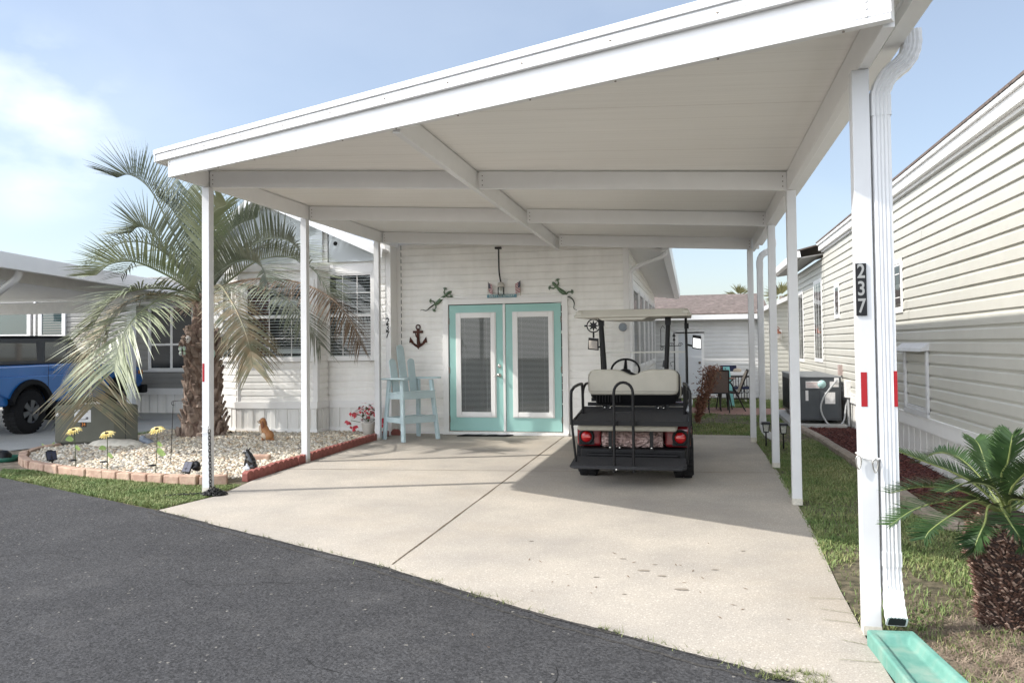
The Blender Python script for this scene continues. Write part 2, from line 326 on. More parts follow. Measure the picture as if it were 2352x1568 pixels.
def window(parent,p0,p1,z0,z1,fr=.055,out=.03,vb=(),hb=(),rail=None,blinds=0,glass=None,back=None,name='window',muntw=.012,curtain=None,frmat=None):
    """framed window on a wall running p0->p1 ; children: pane, blind"""
    P0=Vector((*p0,0)); P1=Vector((*p1,0)); Lw=(P1-P0).length; u=(P1-P0)/Lw; n=Vector((u.y,-u.x,0)); Z=Vector((0,0,1))
    def bx(mb,a0,a1,b0,b1,d0,d1): mb.obox(P0+u*((a0+a1)/2)+Z*((b0+b1)/2)+n*((d0+d1)/2),u*((a1-a0)/2),n*((d1-d0)/2),Z*((b1-b0)/2)); return mb
    m=MB(); bx(m,-fr,Lw+fr,z1,z1+fr,.004,out); bx(m,-fr,Lw+fr,z0-fr,z0,.004,out+.006); bx(m,-fr,0,z0,z1,.004,out); bx(m,Lw,Lw+fr,z0,z1,.004,out)
    s=.028; bx(m,0,s,z0,z1,.008,out-.006); bx(m,Lw-s,Lw,z0,z1,.008,out-.006); bx(m,s,Lw-s,z1-s,z1,.008,out-.006); bx(m,s,Lw-s,z0,z0+s,.008,out-.006)
    if rail: bx(m,s,Lw-s,rail-.022,rail+.022,.009,out-.003)
    for a in vb: bx(m,a*Lw-muntw/2,a*Lw+muntw/2,z0+s,z1-s,.0215,.0255)
    for b in hb: bx(m,s,Lw-s,b-muntw/2,b+muntw/2,.021,.026)
    wn=part(name,m,frmat or TRIM,parent)
    m=MB(); bx(m,0,Lw,z0,z1,.0045,.006); bk=part('backing',m,back or DARK,wn)
    if curtain: m=MB(); bx(m,.01,Lw*curtain[0],z0+.02,z1-.02,.0065,.0085); part('curtain',m,curtain[1],wn)
    if blinds:
        m=MB(); z=z0+.03
        while z<z1-.03: bx(m,.03,Lw-.03,z,z+blinds*.30,.010,.0125); z+=blinds
        part('blind',m,BLIND,wn)
    m=MB(); q=[P0+u*s+Z*(z0+s)+n*.0195,P0+u*(Lw-s)+Z*(z0+s)+n*.0195,P0+u*(Lw-s)+Z*(z1-s)+n*.0195,P0+u*s+Z*(z1-s)+n*.0195]
    m.add(q,[(0,1,2,3)]); part('pane',m,glass or GLASS,wn)
    return wn
def downspout(mb,pts,frames,wd=.075,dp=.06,collars=()):
    prof=[]
    k=5
    for i in range(k): prof+= [(-wd/2+.008+i*(wd-.016)/k,-dp/2+.004*(i%2)),(-wd/2+.008+(i+.75)*(wd-.016)/k,-dp/2+.004*(i%2))]
    prof=[(-wd/2,-dp/2+.006)]+prof+[(wd/2,-dp/2+.006),(wd/2,dp/2),(-wd/2,dp/2)]
    mb.sect(pts,prof,frames)
# ================================================================ SETTING
# asphalt edge of the lot, fitted from the photograph
EDGE=[(-40,22.6),(-12,9.35),(-7.87,7.54),(-4.76,6.21),(-3.4,5.55),(-1.98,4.87),(-.95,4.26),(.17,3.71),(.8,3.36),(3,2.2),(40,-17)]
def rough(P,i0,i1,j,step=.06,seed=1):
    rs=random.Random(seed); out=[]
    for i in range(i0,i1):
        a=Vector((*P[i],0)); b=Vector((*P[i+1],0)); d=b-a; n=max(1,int(d.length/step)); s_=Vector((-d.y,d.x,0)).normalized()
        for k in range(n):
            p=a+d*k/n+s_*(rs.uniform(-j,j)*.5+j*noise.noise((i+k*.13,seed,0))*2); out.append((p.x,p.y))
    return P[:i0]+out+P[i1:]
structure('ground',MB().sheet([(-120,-60),(120,-60),(120,160),(-120,160)],-.012),LAWN)
structure('road',MB().sheet(rough(EDGE,1,8,.012,.05,1)+[(40,-40),(-40,-40)],-.006),ASPH)
DRV=[(-4.73,6.20),(-3.4,5.55),(-1.98,4.87),(-.95,4.26),(.17,3.71),(.80,3.36),(.79,4.1),(.80,4.9),(.86,6.6),(.88,9.2),(.84,12.0),(.80,12.74),(-1.0,12.74),(-1.0,12.36),(-4.86,12.36),(-4.86,11.8),(-4.78,9.1),(-4.75,7.8),(-4.62,7.05),(-4.60,6.9)]
structure('driveway',MB().prism([(x,y,-.02) for x,y in rough(DRV,0,5,.007,.05,2)],(0,0,.022)),CONC)
jt=MB()
def joint(a,b,wd,z=.0045,j=.006,n=40,mb=jt):
    a=Vector((*a,z)); b=Vector((*b,z)); d=(b-a); s=Vector((-d.y,d.x,0)).normalized(); v=[]
    for i in range(n+1):
        p=a+d*i/n+s*random.uniform(-j,j)*.3; h=wd*random.uniform(.6,1.3)/2; v+=[p-s*h,p+s*h]
    mb.add(v,[(2*i,2*i+1,2*i+3,2*i+2) for i in range(n)])
joint((-1.985,4.93),(-2.03,12.34),.016); joint((-4.74,8.55),(.86,9.15),.010); joint((-4.0,12.16),(.83,12.40),.010)
structure('driveway joints',jt,M('joint dirt',(.12,.095,.065),.95,.3,20))
m=MB()
for (x,y,r_) in ((-.35,5.1,.028),(-.22,5.0,.018),(-.5,5.35,.014),(-.1,4.75,.03),(-.28,5.25,.012),(.1,5.2,.016),(-.62,4.9,.014),(.3,5.7,.012),(-1.2,5.7,.012),(-.42,4.6,.010)):
    P=[(x+r_*1.8*math.cos(a)*random.uniform(.6,1.2),y+r_*.7*math.sin(a)*random.uniform(.6,1.2)) for a in [i*math.pi/5 for i in range(10)]]; m.sheet(P,.0052)
structure('slab stains',m,M('old oil spot',(.27,.235,.19),.8,.2,30))
# dirty crack with grit between road and driveway
m=MB()
for i in range(3,8): joint(EDGE[i],EDGE[i+1],.05,-.002,.02,18,m)
for i in range(3,8): joint((EDGE[i][0]-.04,EDGE[i][1]-.09),(EDGE[i+1][0]-.04,EDGE[i+1][1]-.09),.02,-.0035,.03,18,m)
structure('road edge',m,M('dark grit',(.05,.047,.043),.95,.5,40,bump=.8))
structure('neighbour driveway',MB().sheet([(-40,24),(-15,11.4),(-9.75,9.5),(-9.45,10.4),(-9.3,12.5),(-9.2,16.5),(-11.7,16.5),(-11.7,30),(-40,30)],-.004),CONC2)
structure('bare soil',MB().sheet([(-12.2,9.35),(-7.8,7.5),(-8.2,8.6),(-9.1,9.7),(-9.7,9.5),(-12.5,10.3)],-.008),SAND)
structure('bare soil',MB().sheet([(.8,3.3),(4,1.6),(3.6,4.4),(2.6,5.2),(1.7,4.9),(1.0,4.25)],-.008),SAND)
structure('patio',MB().sheet([(-.9,16.7),(2.4,16.2),(2.4,18.0),(-.9,18.4)],-.004),M('brick pavers',(.28,.17,.14),.9,.25,9))
m=MB()
for (x,y,a,n) in ((-6.5,5.6,-.5,22),(-3.2,4.4,-.4,26),(-1.8,3.4,-.55,24),(-.6,3.3,-.5,20),(-4.9,4.6,.2,16),(-2.4,2.9,-.3,20),(-.3,2.75,-.6,18)):
    p=Vector((x,y,-.0035)); w_=.004
    for k in range(n):
        a+=random.gauss(0,.28); q=p+Vector((math.cos(a),math.sin(a),0))*random.uniform(.03,.09); s_=Vector((-math.sin(a),math.cos(a),0))*w_*random.uniform(.2,.7)
        m.add([p-s_,p+s_,q+s_*.8,q-s_*.8],[(0,1,2,3)]); p=q
structure('road cracks',m,M('crack shadow',(.012,.012,.012),1))
# palm bed mound
BED=[(-4.86,7.75),(-5.1,7.56),(-5.6,7.56),(-6.3,7.66),(-7.0,7.82),(-7.7,8.08),(-8.4,8.5),(-8.85,9.0),(-9.05,9.5),(-8.6,10.4),(-8.9,11.9),(-7.4,11.9),(-6.0,11.95),(-4.95,12.2),(-4.9,11.8),(-4.88,10),(-4.87,8.6)]
structure('bed soil',MB().prism([(x,y,-.02) for x,y in BED],(0,0,.045)),SAND)
def inpoly(px,py,poly):
    ins=np.zeros(len(px),bool); n=len(poly); j=n-1
    for i in range(n):
        xi,yi=poly[i]; xj,yj=poly[j]
        c=((yi>py)!=(yj>py))&(px<(xj-xi)*(py-yi)/(yj-yi+1e-12)+xi); ins^=c; j=i
    return ins
rng=np.random.default_rng(3)
def scatter(poly,n):
    P=np.array(poly); lo=P.min(0); hi=P.max(0); x=rng.uniform(lo[0],hi[0],n*3); y=rng.uniform(lo[1],hi[1],n*3)
    k=inpoly(x,y,poly); return x[k][:n],y[k][:n]
ICO_V=[];t_=(1+5**.5)/2
for a,b in ((-1,t_),(1,t_),(-1,-t_),(1,-t_)): ICO_V+=[(a,b,0)]
ICO=np.array([(-1,t_,0),(1,t_,0),(-1,-t_,0),(1,-t_,0),(0,-1,t_),(0,1,t_),(0,-1,-t_),(0,1,-t_),(t_,0,-1),(t_,0,1),(-t_,0,-1),(-t_,0,1)])/math.sqrt(1+t_*t_)
ICF=np.array([(0,11,5),(0,5,1),(0,1,7),(0,7,10),(0,10,11),(1,5,9),(5,11,4),(11,10,2),(10,7,6),(7,1,8),(3,9,4),(3,4,2),(3,2,6),(3,6,8),(3,8,9),(4,9,5),(2,4,11),(6,2,10),(8,6,7),(9,8,1)])
def pebbles(name,poly,n,r0,r1,zf,cols,mat,flat=.6,box=False):
    x,y=scatter(poly,n); n=len(x); r=rng.uniform(r0,r1,n); a=rng.uniform(0,6.28,n); tl=rng.normal(0,.35,(n,2))
    base=ICO if not box else ICO*np.array([1.6,.5,.35])
    V=np.repeat(base[None],n,0)*(1+rng.uniform(-.14,.14,(n,12,1)))
    V=V*np.stack([r*rng.uniform(.9,1.5,n),r,r*flat*rng.uniform(.8,1.2,n)],1)[:,None,:]
    ca,sa=np.cos(a)[:,None],np.sin(a)[:,None]; X=V[:,:,0]*ca-V[:,:,1]*sa; Y=V[:,:,0]*sa+V[:,:,1]*ca; Zz=V[:,:,2]+X*tl[:,:1]+Y*tl[:,1:]*.5
    Z0=zf(x,y)+rng.uniform(0,.016,n)
    V=np.stack([X+x[:,None],Y+y[:,None],Zz+Z0[:,None]],2).reshape(-1,3)
    Fa=(ICF[None]+12*np.arange(n)[:,None,None]).reshape(-1,3)
    c=np.array(cols)[rng.integers(0,len(cols),n)]*rng.uniform(.8,1.15,(n,1)); return npmesh(name,V,Fa,mat,np.repeat(c,12,0),True)
def mound(x,y): return .03+.05*np.exp(-((x+7.3)**2+(y-10.6)**2)/3.0)
g=pebbles('gravel',BED,21000,.016,.032,mound,[(.62,.56,.44),(.68,.63,.53),(.55,.47,.35),(.48,.42,.34),(.70,.66,.58),(.50,.38,.26),(.38,.35,.31),(.64,.58,.46)],GRAVM,.62)
tag(g,'rounded cream and tan river pebbles filling the palm bed','gravel',kind='stuff')
structure('mulch soil',MB().prism([(x,y,-.02) for x,y in ((1.72,13.6),(1.83,11.6),(1.87,9),(1.87,6.8),(2.0,6.55),(2.49,6.45),(2.49,14.0))],(0,0,.05)),M('dark soil',(.05,.03,.022),.95,.3,20))
g=pebbles('mulch',[(1.74,13.55),(1.87,11.6),(1.89,9),(1.88,6.8),(2.0,6.6),(2.47,6.5),(2.47,13.6)],9000,.014,.030,lambda x,y:.035+0*x,[(.15,.045,.035),(.10,.03,.025),(.20,.07,.05),(.06,.02,.018),(.13,.05,.045)],MULCHM,.5,True)
tag(g,'dark red bark mulch along the cream house','mulch',kind='stuff')
# grass
def grass(name,poly,n,h0,h1,label,wd=.005,dry=.3,lean=.6,dens=None):
    x,y=scatter(poly,n)
    if dens is not None: k=rng.uniform(0,1,len(x))<dens(x,y); x=x[k]; y=y[k]
    n=len(x); h=rng.uniform(h0,h1,n)*(.75+.5*np.array([noise.noise((a*1.7,b*1.7,0)) for a,b in zip(x,y)])); a=rng.uniform(0,6.28,n); l=rng.uniform(.1,lean,n)*h
    w_=wd*rng.uniform(.7,1.4,n); ca,sa=np.cos(a),np.sin(a); b=a+rng.uniform(1,2,n)
    P=np.stack([x,y,np.full(n,-.01)],1); W=np.stack([np.cos(b)*w_,np.sin(b)*w_,0*x],1)/2; D=np.stack([ca*l,sa*l,0*x],1); H=np.stack([0*x,0*x,h],1)
    V=np.stack([P-W,P+W,P+D*.35+H*.6-W*.8,P+D*.35+H*.6+W*.8,P+D+H*.93],1).reshape(-1,3); k=5*np.arange(n)[:,None]
    Fa=np.concatenate([k+np.array([[0,1,3]]),k+np.array([[0,3,2]]),k+np.array([[2,3,4]])])
    t=rng.uniform(.75,1.25,(n,1))*np.ones((1,3)); d=rng.uniform(0,1,n)<dry*(1+1.3*np.array([noise.noise((q*.9+5,p*.9,3)) for q,p in zip(x,y)])); t[d]=t[d]*np.array([1.55,1.22,1.45])
    return tag(npmesh(name,V,Fa,GRASSM,np.repeat(t,5,0)),label,'grass',kind='stuff')
def patch(x,y): return np.array([min(1,max(.04,.52+1.7*noise.noise((a*1.1,b*.7,7))+.5*noise.noise((a*5,b*5,2)))) for a,b in zip(x,y)])
grass('grass',[(-8.3,8.0),(-7.87,7.52),(-6.3,6.87),(-4.78,6.24),(-4.64,6.9),(-4.7,7.05),(-4.72,7.5),(-5.1,7.42),(-5.6,7.42),(-6.3,7.52),(-7.0,7.68),(-7.7,7.92)],32000,.022,.055,'bright green grass strip between the road and the palm bed',.0055,.20,1.2)
grass('grass',[(.80,3.9),(1.0,4.2),(1.5,4.9),(2.5,4.9),(2.5,6.5),(1.78,6.6),(1.76,8),(1.75,11.5),(1.6,13.6),(.85,13.6),(.85,9),(.84,6.6),(.79,5)],90000,.018,.050,'patchy green and straw grass beside the driveway under the neighbouring wall',.0055,.30,1.5,patch)
grass('grass',[(-1,12.8),(1.7,12.8),(1.7,16.4),(-1,16.9)],34000,.02,.05,'dull green back lawn beyond the driveway',.009,.28,.8,patch)
grass('grass',[(-1,18.3),(1.8,18.0),(2.4,20.6),(-1,21)],14000,.03,.08,'far strip of lawn in front of the back shed',.012,.15,.8)
grass('grass',[(-9.3,10.4),(-8.3,10.5),(-8.1,11.9),(-9.1,13)],7000,.03,.09,'shaded grass beside the utility cabinet',.008,.2)
grass('grass',[(.95,4.2),(1.1,3.6),(1.9,3.0),(2.6,4.0),(2.5,5.0),(1.0,5.0),(.82,4.35)],9000,.02,.065,'sparse green tufts in the bare soil round the sago palm',.005,.35,1.3,lambda x,y:np.array([1.0 if noise.noise((a*3,b*3,4))>.02 else .15 for a,b in zip(x,y)]))
# straw litter near the sago
m=MB()
for i in range(3600):
    p=Vector((random.gauss(1.40,.30),random.gauss(4.05,.30),random.random()*.016)); a=random.uniform(0,3.14); l=random.uniform(.02,.11); d=Vector((math.cos(a),math.sin(a),random.uniform(-.05,.12)))*l; q=Vector((-d.y,d.x,0)).normalized()*.0016
    if p.x<.97+.1*max(0,4.2-p.y)*3 : continue
    m.add([p-q,p+q,p+d/2+q+Vector((0,0,.008)),p+d/2-q+Vector((0,0,.008)),p+d],[(0,1,2,3),(3,2,4)])
tag(structure('dry litter',m,M('dry straw',(.10,.07,.05),.9,0,9,col2=(.36,.28,.21)),'stuff'),'pale dry leaf litter scattered round the sago palm','leaf litter')
# weeds creeping onto the slab edge
m=MB()
for i in range(150):
    k=random.choice([3,4,5,6,6,7]); t=random.random(); a=Vector((*EDGE[k],0)); b=Vector((*EDGE[k+1],0)); p=a.lerp(b,t) if random.random()<.5 else Vector((random.uniform(.30,.55),3.62+random.uniform(-.06,.06),0)) 
    for j in range(4):
        an=random.uniform(0,6.28); l=random.uniform(.015,.05); d=Vector((math.cos(an)*l,math.sin(an)*l,random.uniform(.008,.03))); q=Vector((-d.y,d.x,0)).normalized()*.002
        m.add([p-q,p+q,p+d],[(0,1,2)])
for (x,y,an) in ((.80,4.75,3.3),(.8,4.35,3.0),(.79,4.05,2.8),(.81,4.5,2.9),(.8,3.85,3.2)):
    l=random.uniform(.1,.22); p=Vector((x,y,.004)); d=Vector((math.cos(an),math.sin(an),.03))*l; q=Vector((-d.y,d.x,0)).normalized()*.0015
    m.add([p-q,p+q,p+d+q,p+d-q],[(0,1,2,3)])
    for j in range(7):
        c=p+d*(j/7); s=1 if j%2 else -1; e=Vector((math.cos(an+s*.7),math.sin(an+s*.7),.2))*.03; m.add([c-q,c+q,c+e],[(0,1,2)])
tag(structure('weeds',m,M('weed',(.14,.16,.06),.8,.3,30),'stuff'),'small weeds creeping along the edge of the driveway slab','weeds')

# ================================================================ CARPORT
ZR=lambda x,b=3.09: b-.0495*(x+4.82)            # underside of the beams falls to the right
cp=thing('carport','large white aluminium carport with flat roof over the driveway','carport',(-2,8.5,0))
XL,XR=-4.82,.86
posts=[(-4.81,7.05,.5),(-4.83,9.13,.6),(-4.82,11.45,.6),(.83,4.23,0),(.865,7.42,.3),(.89,9.55,.3),(.81,11.95,.3)]
for i,(x,y,_) in enumerate(posts):
    zt=ZR(x)+(0 if i else 0); h=.041
    m=MB().box(x-h,x+h,y-h,y+h,.002,zt-.002)
    p=part('post',m,POSTM,cp,.004)
    if i in (0,3):
        zz=(1.36,1.12) if i==0 else (1.295,1.13)
        if i==0: part('reflector',MB().box(x-.036,x-.012,y-h-.0015,y-h-.0003,1.115,1.30),REDREF,p)
        else:
            part('reflector',MB().box(x-.030,x-.001,y-h-.0015,y-h-.0003,1.125,1.295),REDREF,p)
    part('foot_stain',MB().box(x-h-.0008,x+h+.0008,y-h-.0008,y+h+.0008,.003,random.uniform(.03,.07)),M('stained post foot',(.56,.53,.46),.6,.12,60),p)
    if i==6: part('bracket',MB().box(x+.052,x+.13,y-.05,y+.03,zt-.0,zt+.17),ALU,p)
# front header along the road
HA,HB=Vector((-4.93,6.59,0)),Vector((.84,3.59,0)); hd=(HB-HA).normalized(); hn=Vector((hd.y,-hd.x,0))   # hn points to the road
def hp(t,o=0,dz=0):
    p=HA+hd*t+hn*o; return Vector((p.x,p.y,ZR(p.x)+.01+dz))
HL=(HB-HA).length
m=MB(); m.prism([hp(0),hp(HL),hp(HL,0,.175),hp(0,0,.175)],-hn*.05)
hb=part('header_beam',m,ALU,cp,.004)
sc=MB()
for k in range(5):
    for tt in (.035,):
        c=hp(HL-.10,.0045,.035+k*.033); sc.cyl(c-hn*.004,c+hn*.004,.007,8)
        c=hp(.03,.0045,.035+k*.028); sc.cyl(c-hn*.004,c+hn*.004,.006,8)
part('screws',sc,CHROME,hb)
m=MB(); m.prism([hp(HL-.16,.0,.03),hp(HL+.0015,.0,.03),hp(HL+.0015,0,.174),hp(HL-.16,0,.174)],hn*.003); part('end_plate',m,ALU,hb)
# side, middle and cross beams
def run(a,b,wd,d0=0,d1=.172):
    m=MB(); a=Vector((*a,0)); b=Vector((*b,0)); d=(b-a).normalized(); s=Vector((d.y,-d.x,0))*wd/2
    v=[]
    for p in (a,b):
        for q in (p-s,p+s): v+=[(q.x,q.y,ZR(q.x)+d0),(q.x,q.y,ZR(q.x)+d1)]
    m.add(v,[(0,2,3,1),(4,5,7,6),(0,1,5,4),(2,6,7,3),(1,3,7,5),(0,4,6,2)]); return m
part('side_beam',run((-4.83,6.60),(-4.82,12.3),.05),ALU,cp,.003)
part('side_beam',run((.845,3.66),(.875,12.28),.05),ALU,cp,.003)
part('middle_beam',run((-2.02,5.16),(-2.10,12.3),.06,-.002),ALU,cp,.003)
for i,((xa,ya),(xb,yb)) in enumerate((((-4.79,7.08),(.83,7.42)),((-4.79,9.2),(.845,9.66)),((-4.79,11.62),(.84,12.0)))):
    for s0,s1 in ((0,.487),(.498,1)):
        a=Vector((xa,ya)).lerp(Vector((xb,yb)),s0); b=Vector((xa,ya)).lerp(Vector((xb,yb)),s1)
        c=part('cross_beam',run(a,b,.05,.002,.166),ALU,cp,.003)
        s=MB()
        for e in (a.lerp(b,.012),a.lerp(b,.988)):
            for k in range(3): p=Vector((e.x,e.y-.0275,ZR(e.x)+.035+k*.045)); s.cyl(p,p+Vector((0,.004,0)),.0055,8)
        part('screws',s,SCREW,c)
# roof panels: corrugated underside, one part per panel course
m=MB(); RO=.03
fa=[hp(-.17,RO,.178),hp(HL+.13,RO,.178)]
def rz(x,dz): return ZR(x)+dz
c0=hp(-.17,RO); c1=hp(HL+.13,RO)
poly=[(c0.x,c0.y),(c1.x,c1.y),(c1.x,12.35),(c0.x,12.35)]
m.add([(x,y,rz(x,.180)) for x,y in poly]+[(x,y,rz(x,.262)) for x,y in poly],[(3,2,1,0),(4,5,6,7),(0,1,5,4),(1,2,6,5),(2,3,7,6),(3,0,4,7)])
part('roof_panel',m,CEIL,cp)
# seams of the ceiling panels run side to side
m=MB()
for k in range(28):
    y=4.1+k*.305; 
    t=(y-c0.y)/(c1.y-c0.y) if y<c0.y else 0; xa=c0.x+(c1.x-c0.x)*t+.12 if y<c0.y else -4.8
    wd=.004 if k%4==0 else .0016
    m.add([(xa,y,rz(xa,.1790)),(.82,y,rz(.82,.1790)),(.82,y+wd,rz(.82,.1790)),(xa,y+wd,rz(xa,.1790))],[(3,2,1,0)])
part('ceiling_seam',m,M('seam shadow gap',(.55,.52,.47),.8),cp)
# fascia trim: stepped profile along front and left edge
m=MB()
for dz0,dz1,o in ((.176,.205,.012),(.205,.2105,.009),(.2105,.236,.012),(.236,.247,.006),(.247,.290,.024)):
    a,b=hp(-.17-.006,RO,0),hp(HL+.13,RO,0)
    m.prism([a+Vector((0,0,dz0-.01)),b+Vector((0,0,dz0-.01)),b+Vector((0,0,dz1-.01)),a+Vector((0,0,dz1-.01))],hn*o)
part('roof_fascia',m,ALU,cp,.002)
m=MB()
for dz0,dz1,o in ((.166,.236,.010),(.238,.280,.022)):
    x=c0.x-.006; m.prism([(x,c0.y-.02,rz(x,dz0)),(x,12.35,rz(x,dz0)),(x,12.35,rz(x,dz1)),(x,c0.y-.02,rz(x,dz1))],(-o,0,0))
part('roof_fascia',m,ALU,cp,.002)
m=MB()
for k in range(11):
    c=hp(.15+k*.62,RO+.010,.200); m.cyl(c,c+hn*.006,.0055,6)
    c=hp(.30+k*.60,-.02,-.002); m.cyl(c,c-Vector((0,0,.004)),.006,6)
part('screws',m,SCREW,cp)
# gutter on the low right side
gx=c1.x+.004; gz=rz(c1.x,.262)-.012
prof=[(0,.0),(0,-.135),(.085,-.135),(.10,-.09),(.135,-.05),(.135,.0),(.125,.0),(.125,-.045),(.09,-.085),(.078,-.125),(.008,-.125),(.008,0)]
g0,g1=c1.y-.05,12.45
m=MB(); m.sect([(gx,g0,gz),(gx,g1,gz)],prof,[((1,0,0),(0,0,1))]*2)
m.add([(gx,g0+.001,gz),(gx,g0+.001,gz-.135),(gx+.085,g0+.001,gz-.135),(gx+.135,g0+.001,gz-.05),(gx+.135,g0+.001,gz)],[(0,1,2,3,4)])
part('gutter',m,ALU,cp)
# soffit strips between post beam and gutter, seen from below
m=MB()
for k,(a,b,dz) in enumerate(((.93,.955,-.012),(.90,.93,.10))): m.prism([(a,3.75,rz(a,.178+dz*.3)),(b,3.75,rz(b,.178+dz*.3)),(b,12.3,rz(b,.178+dz*.3)),(a,12.3,rz(a,.178+dz*.3))],(0,0,.012))
part('soffit_trim',m,ALU,cp)
# downspouts of the carport
def sframe(P,side):
    fr=[]
    for i in range(len(P)):
        d=(Vector(P[min(i+1,len(P)-1)])-Vector(P[max(i-1,0)])).normalized(); a=Vector((0,1,0)) if side=='y' else Vector((1,0,0))
        b=d.cross(a).normalized(); a2=b.cross(d).normalized(); fr.append((a2,b))
    return fr
def spout(x,y,zb,top,ox=.17,kick='front'):
    th=[]; P=[]
    P=cat([(x+ox,y,top+.02),(x+ox,y,top-.06),(x+ox-.03,y,top-.13),(x+.04,y,top-.20),(x+.0,y,top-.29),(x,y,top-.36)],22)
    m=MB(); 
    prof=[(-.038,-.030),(-.026,-.034),(-.022,-.029),(-.012,-.034),(-.004,-.029),(.004,-.034),(.012,-.029),(.022,-.034),(.026,-.029),(.038,-.030),(.042,-.015),(.042,.026),(.036,.031),(-.036,.031),(-.042,.026),(-.042,-.015)]
    prof=[(a*1.06,b*1.06) for a,b in prof]
    fr=[]
    for i in range(len(P)):
        d=(P[min(i+1,21)]-P[max(i-1,0)]).normalized(); yv=Vector((0,1,0)); xa=yv.cross(d).normalized()*-1
        if xa.x<0: xa=-xa
        k=1+.05*(i%2); fr.append((xa*k,yv*k))
    m.sect(P,prof,fr)
    m.sect([(x,y,top-.30),(x,y,top-.40)],[(a*1.09,b*1.09) for a,b in prof],[((1,0,0),(0,1,0))]*2)
    m.sect([(x,y,top-.36),(x,y,zb+.30)],prof,[((1,0,0),(0,1,0))]*2)
    m.sect([(x,y,zb+.33),(x,y,zb+.26)],[(a*1.08,b*1.08) for a,b in prof],[((1,0,0),(0,1,0))]*2)
    Q=cat([(x,y,zb+.30),(x,y,zb+.21),(x+.001,y-.02,zb+.13),(x-.004,y-.07,zb+.075),(x-.008,y-.13,zb+.025)],14) if kick=='front' else cat([(x,y,zb+.30),(x,y,zb+.2),(x+.03,y,zb+.12),(x+.12,y,zb+.05),(x+.17,y,zb+.03)],12)
    fr=[]; n=len(Q)
    for i in range(n):
        d=(Q[min(i+1,n-1)]-Q[max(i-1,0)]).normalized(); 
        if kick=='front': xa=Vector((1,0,0)); ya=d.cross(xa).normalized(); ya=ya if ya.y>0 else -ya
        else: ya=Vector((0,1,0)); xa=ya.cross(d).normalized(); xa=xa if xa.x>0 else -xa
        k=1+.06*(i%2); fr.append((xa*k,ya*k))
    m.sect(Q,prof,fr)
    ds=part('downspout',m,M('white downspout enamel',(.66,.665,.67),.35,.03,5),cp)
    if kick=='front':
        e=Q[-1]; d=(Q[-1]-Q[-2]).normalized(); ya=d.cross(Vector((1,0,0))).normalized(); ya=ya if ya.y>0 else -ya
        m=MB(); m.add([e+d*.0012+Vector((1,0,0))*a*.86+ya*b*.86 for a,b in prof],[tuple(range(len(prof)))]); part('outlet',m,DARK,ds)
    return ds
d1=spout(.925,4.22,.085,2.97,.15)
part('reflector',MB().box(.950,.9665,4.1845,4.1880,1.125,1.30),REDREF,d1)
spout(.95,12.02,.02,2.93,.19,'side')

# things fixed to the carport
t=thing('house_number_plate','black plate with silver digits 237 on the near right carport post','house number',(.81,4.187,1.70))
px,py=.812,4.183
part('plate',MB().box(px-.026,px+.0235,py-.0015,py+.0045,1.575,1.835),BLACK,t)
for k,dg in enumerate('237'): text('digit',dg,.098,M('brushed silver digit',(.30,.295,.28),.35,metal=.7),t,(px-.001,py-.0022,1.793-k*.086),.0008,w=.78,bold=.0018)
# strap and clips round right post
t=thing('strap_with_clips','white cord with two silver carabiner clips tied round near right post','carabiner strap',(.83,4.18,.86))
m=MB(); m.tube([(.788,4.19,.885),(.80,4.176,.875),(.83,4.176,.868),(.86,4.176,.865),(.876,4.19,.868)],.005,6); m.tube([(.788,4.19,.885),(.784,4.27,.885),(.876,4.276,.868),(.878,4.19,.868)],.005,6)
part('cord',m,TRIM,t)
for cx,cy,cz,yy in ((.778,4.17,.852,0),(.853,4.166,.838,1)):
    P=[(cx+(.0115+.004*math.cos(a))*math.sin(a)*1.0,cy,cz+.034*math.cos(a)) for a in [i*math.pi/9 for i in range(19)]]
    m=MB(); m.tube(P,.0035,6,False); part('clip',m,CHROME,t)
# chain on left post
t=thing('plastic_chain','black plastic chain hanging from a hook on the near left post into a pile','chain',(-4.75,6.98,0))
m=MB()
def link(m,c,ax,r=.0042,l=.017,w_=.009,rot=0):
    c=Vector(c); ax=Vector(ax).normalized(); s=ax.orthogonal().normalized(); s=Matrix.Rotation(rot,3,ax)@s
    P=[c+ax*(l*math.copysign(abs(math.cos(a))**.6,math.cos(a)))+s*(w_*math.sin(a)) for a in [i*2*math.pi/12 for i in range(13)]]
    m.tube(P,r,5,False)
for k in range(20): link(m,(-4.745+.018*k/26,6.985-.01,.62-k*.031),(0.03,0,1),.0042,.021,.013,(k%2)*1.57+.4)
for k in range(230):
    a=random.uniform(0,6.28); rr=random.random()**.6; c=(-4.66+rr*.12*math.cos(a),6.93+rr*.09*math.sin(a),.012+.075*(1-rr)*random.random()); link(m,c,(random.gauss(0,1),random.gauss(0,1),random.gauss(0,.3)),.0042,.014,.009,random.random()*3)
for k in range(16): link(m,(-4.80-k*.022,6.93-k*.012+.01*math.sin(k),.012),(1,.4,.2),.0038,.013,.008,k)
part('links',m,M('black plastic',(.012,.012,.012),.35),t)
m=MB(); P=[(-4.752+.010*math.sin(a),6.98,.645+.030*math.cos(a)) for a in [i*math.pi/8 for i in range(17)]]; m.tube(P,.0035,6,False); part('clip',m,CHROME,t)
m=MB(); m.tube([(-4.86,7.003,.67),(-4.80,7.002,.645),(-4.76,6.99,.64),(-4.80,7.0015,.61),(-4.856,7.003,.60)],.0022,5); part('cord',m,TRIM,t)
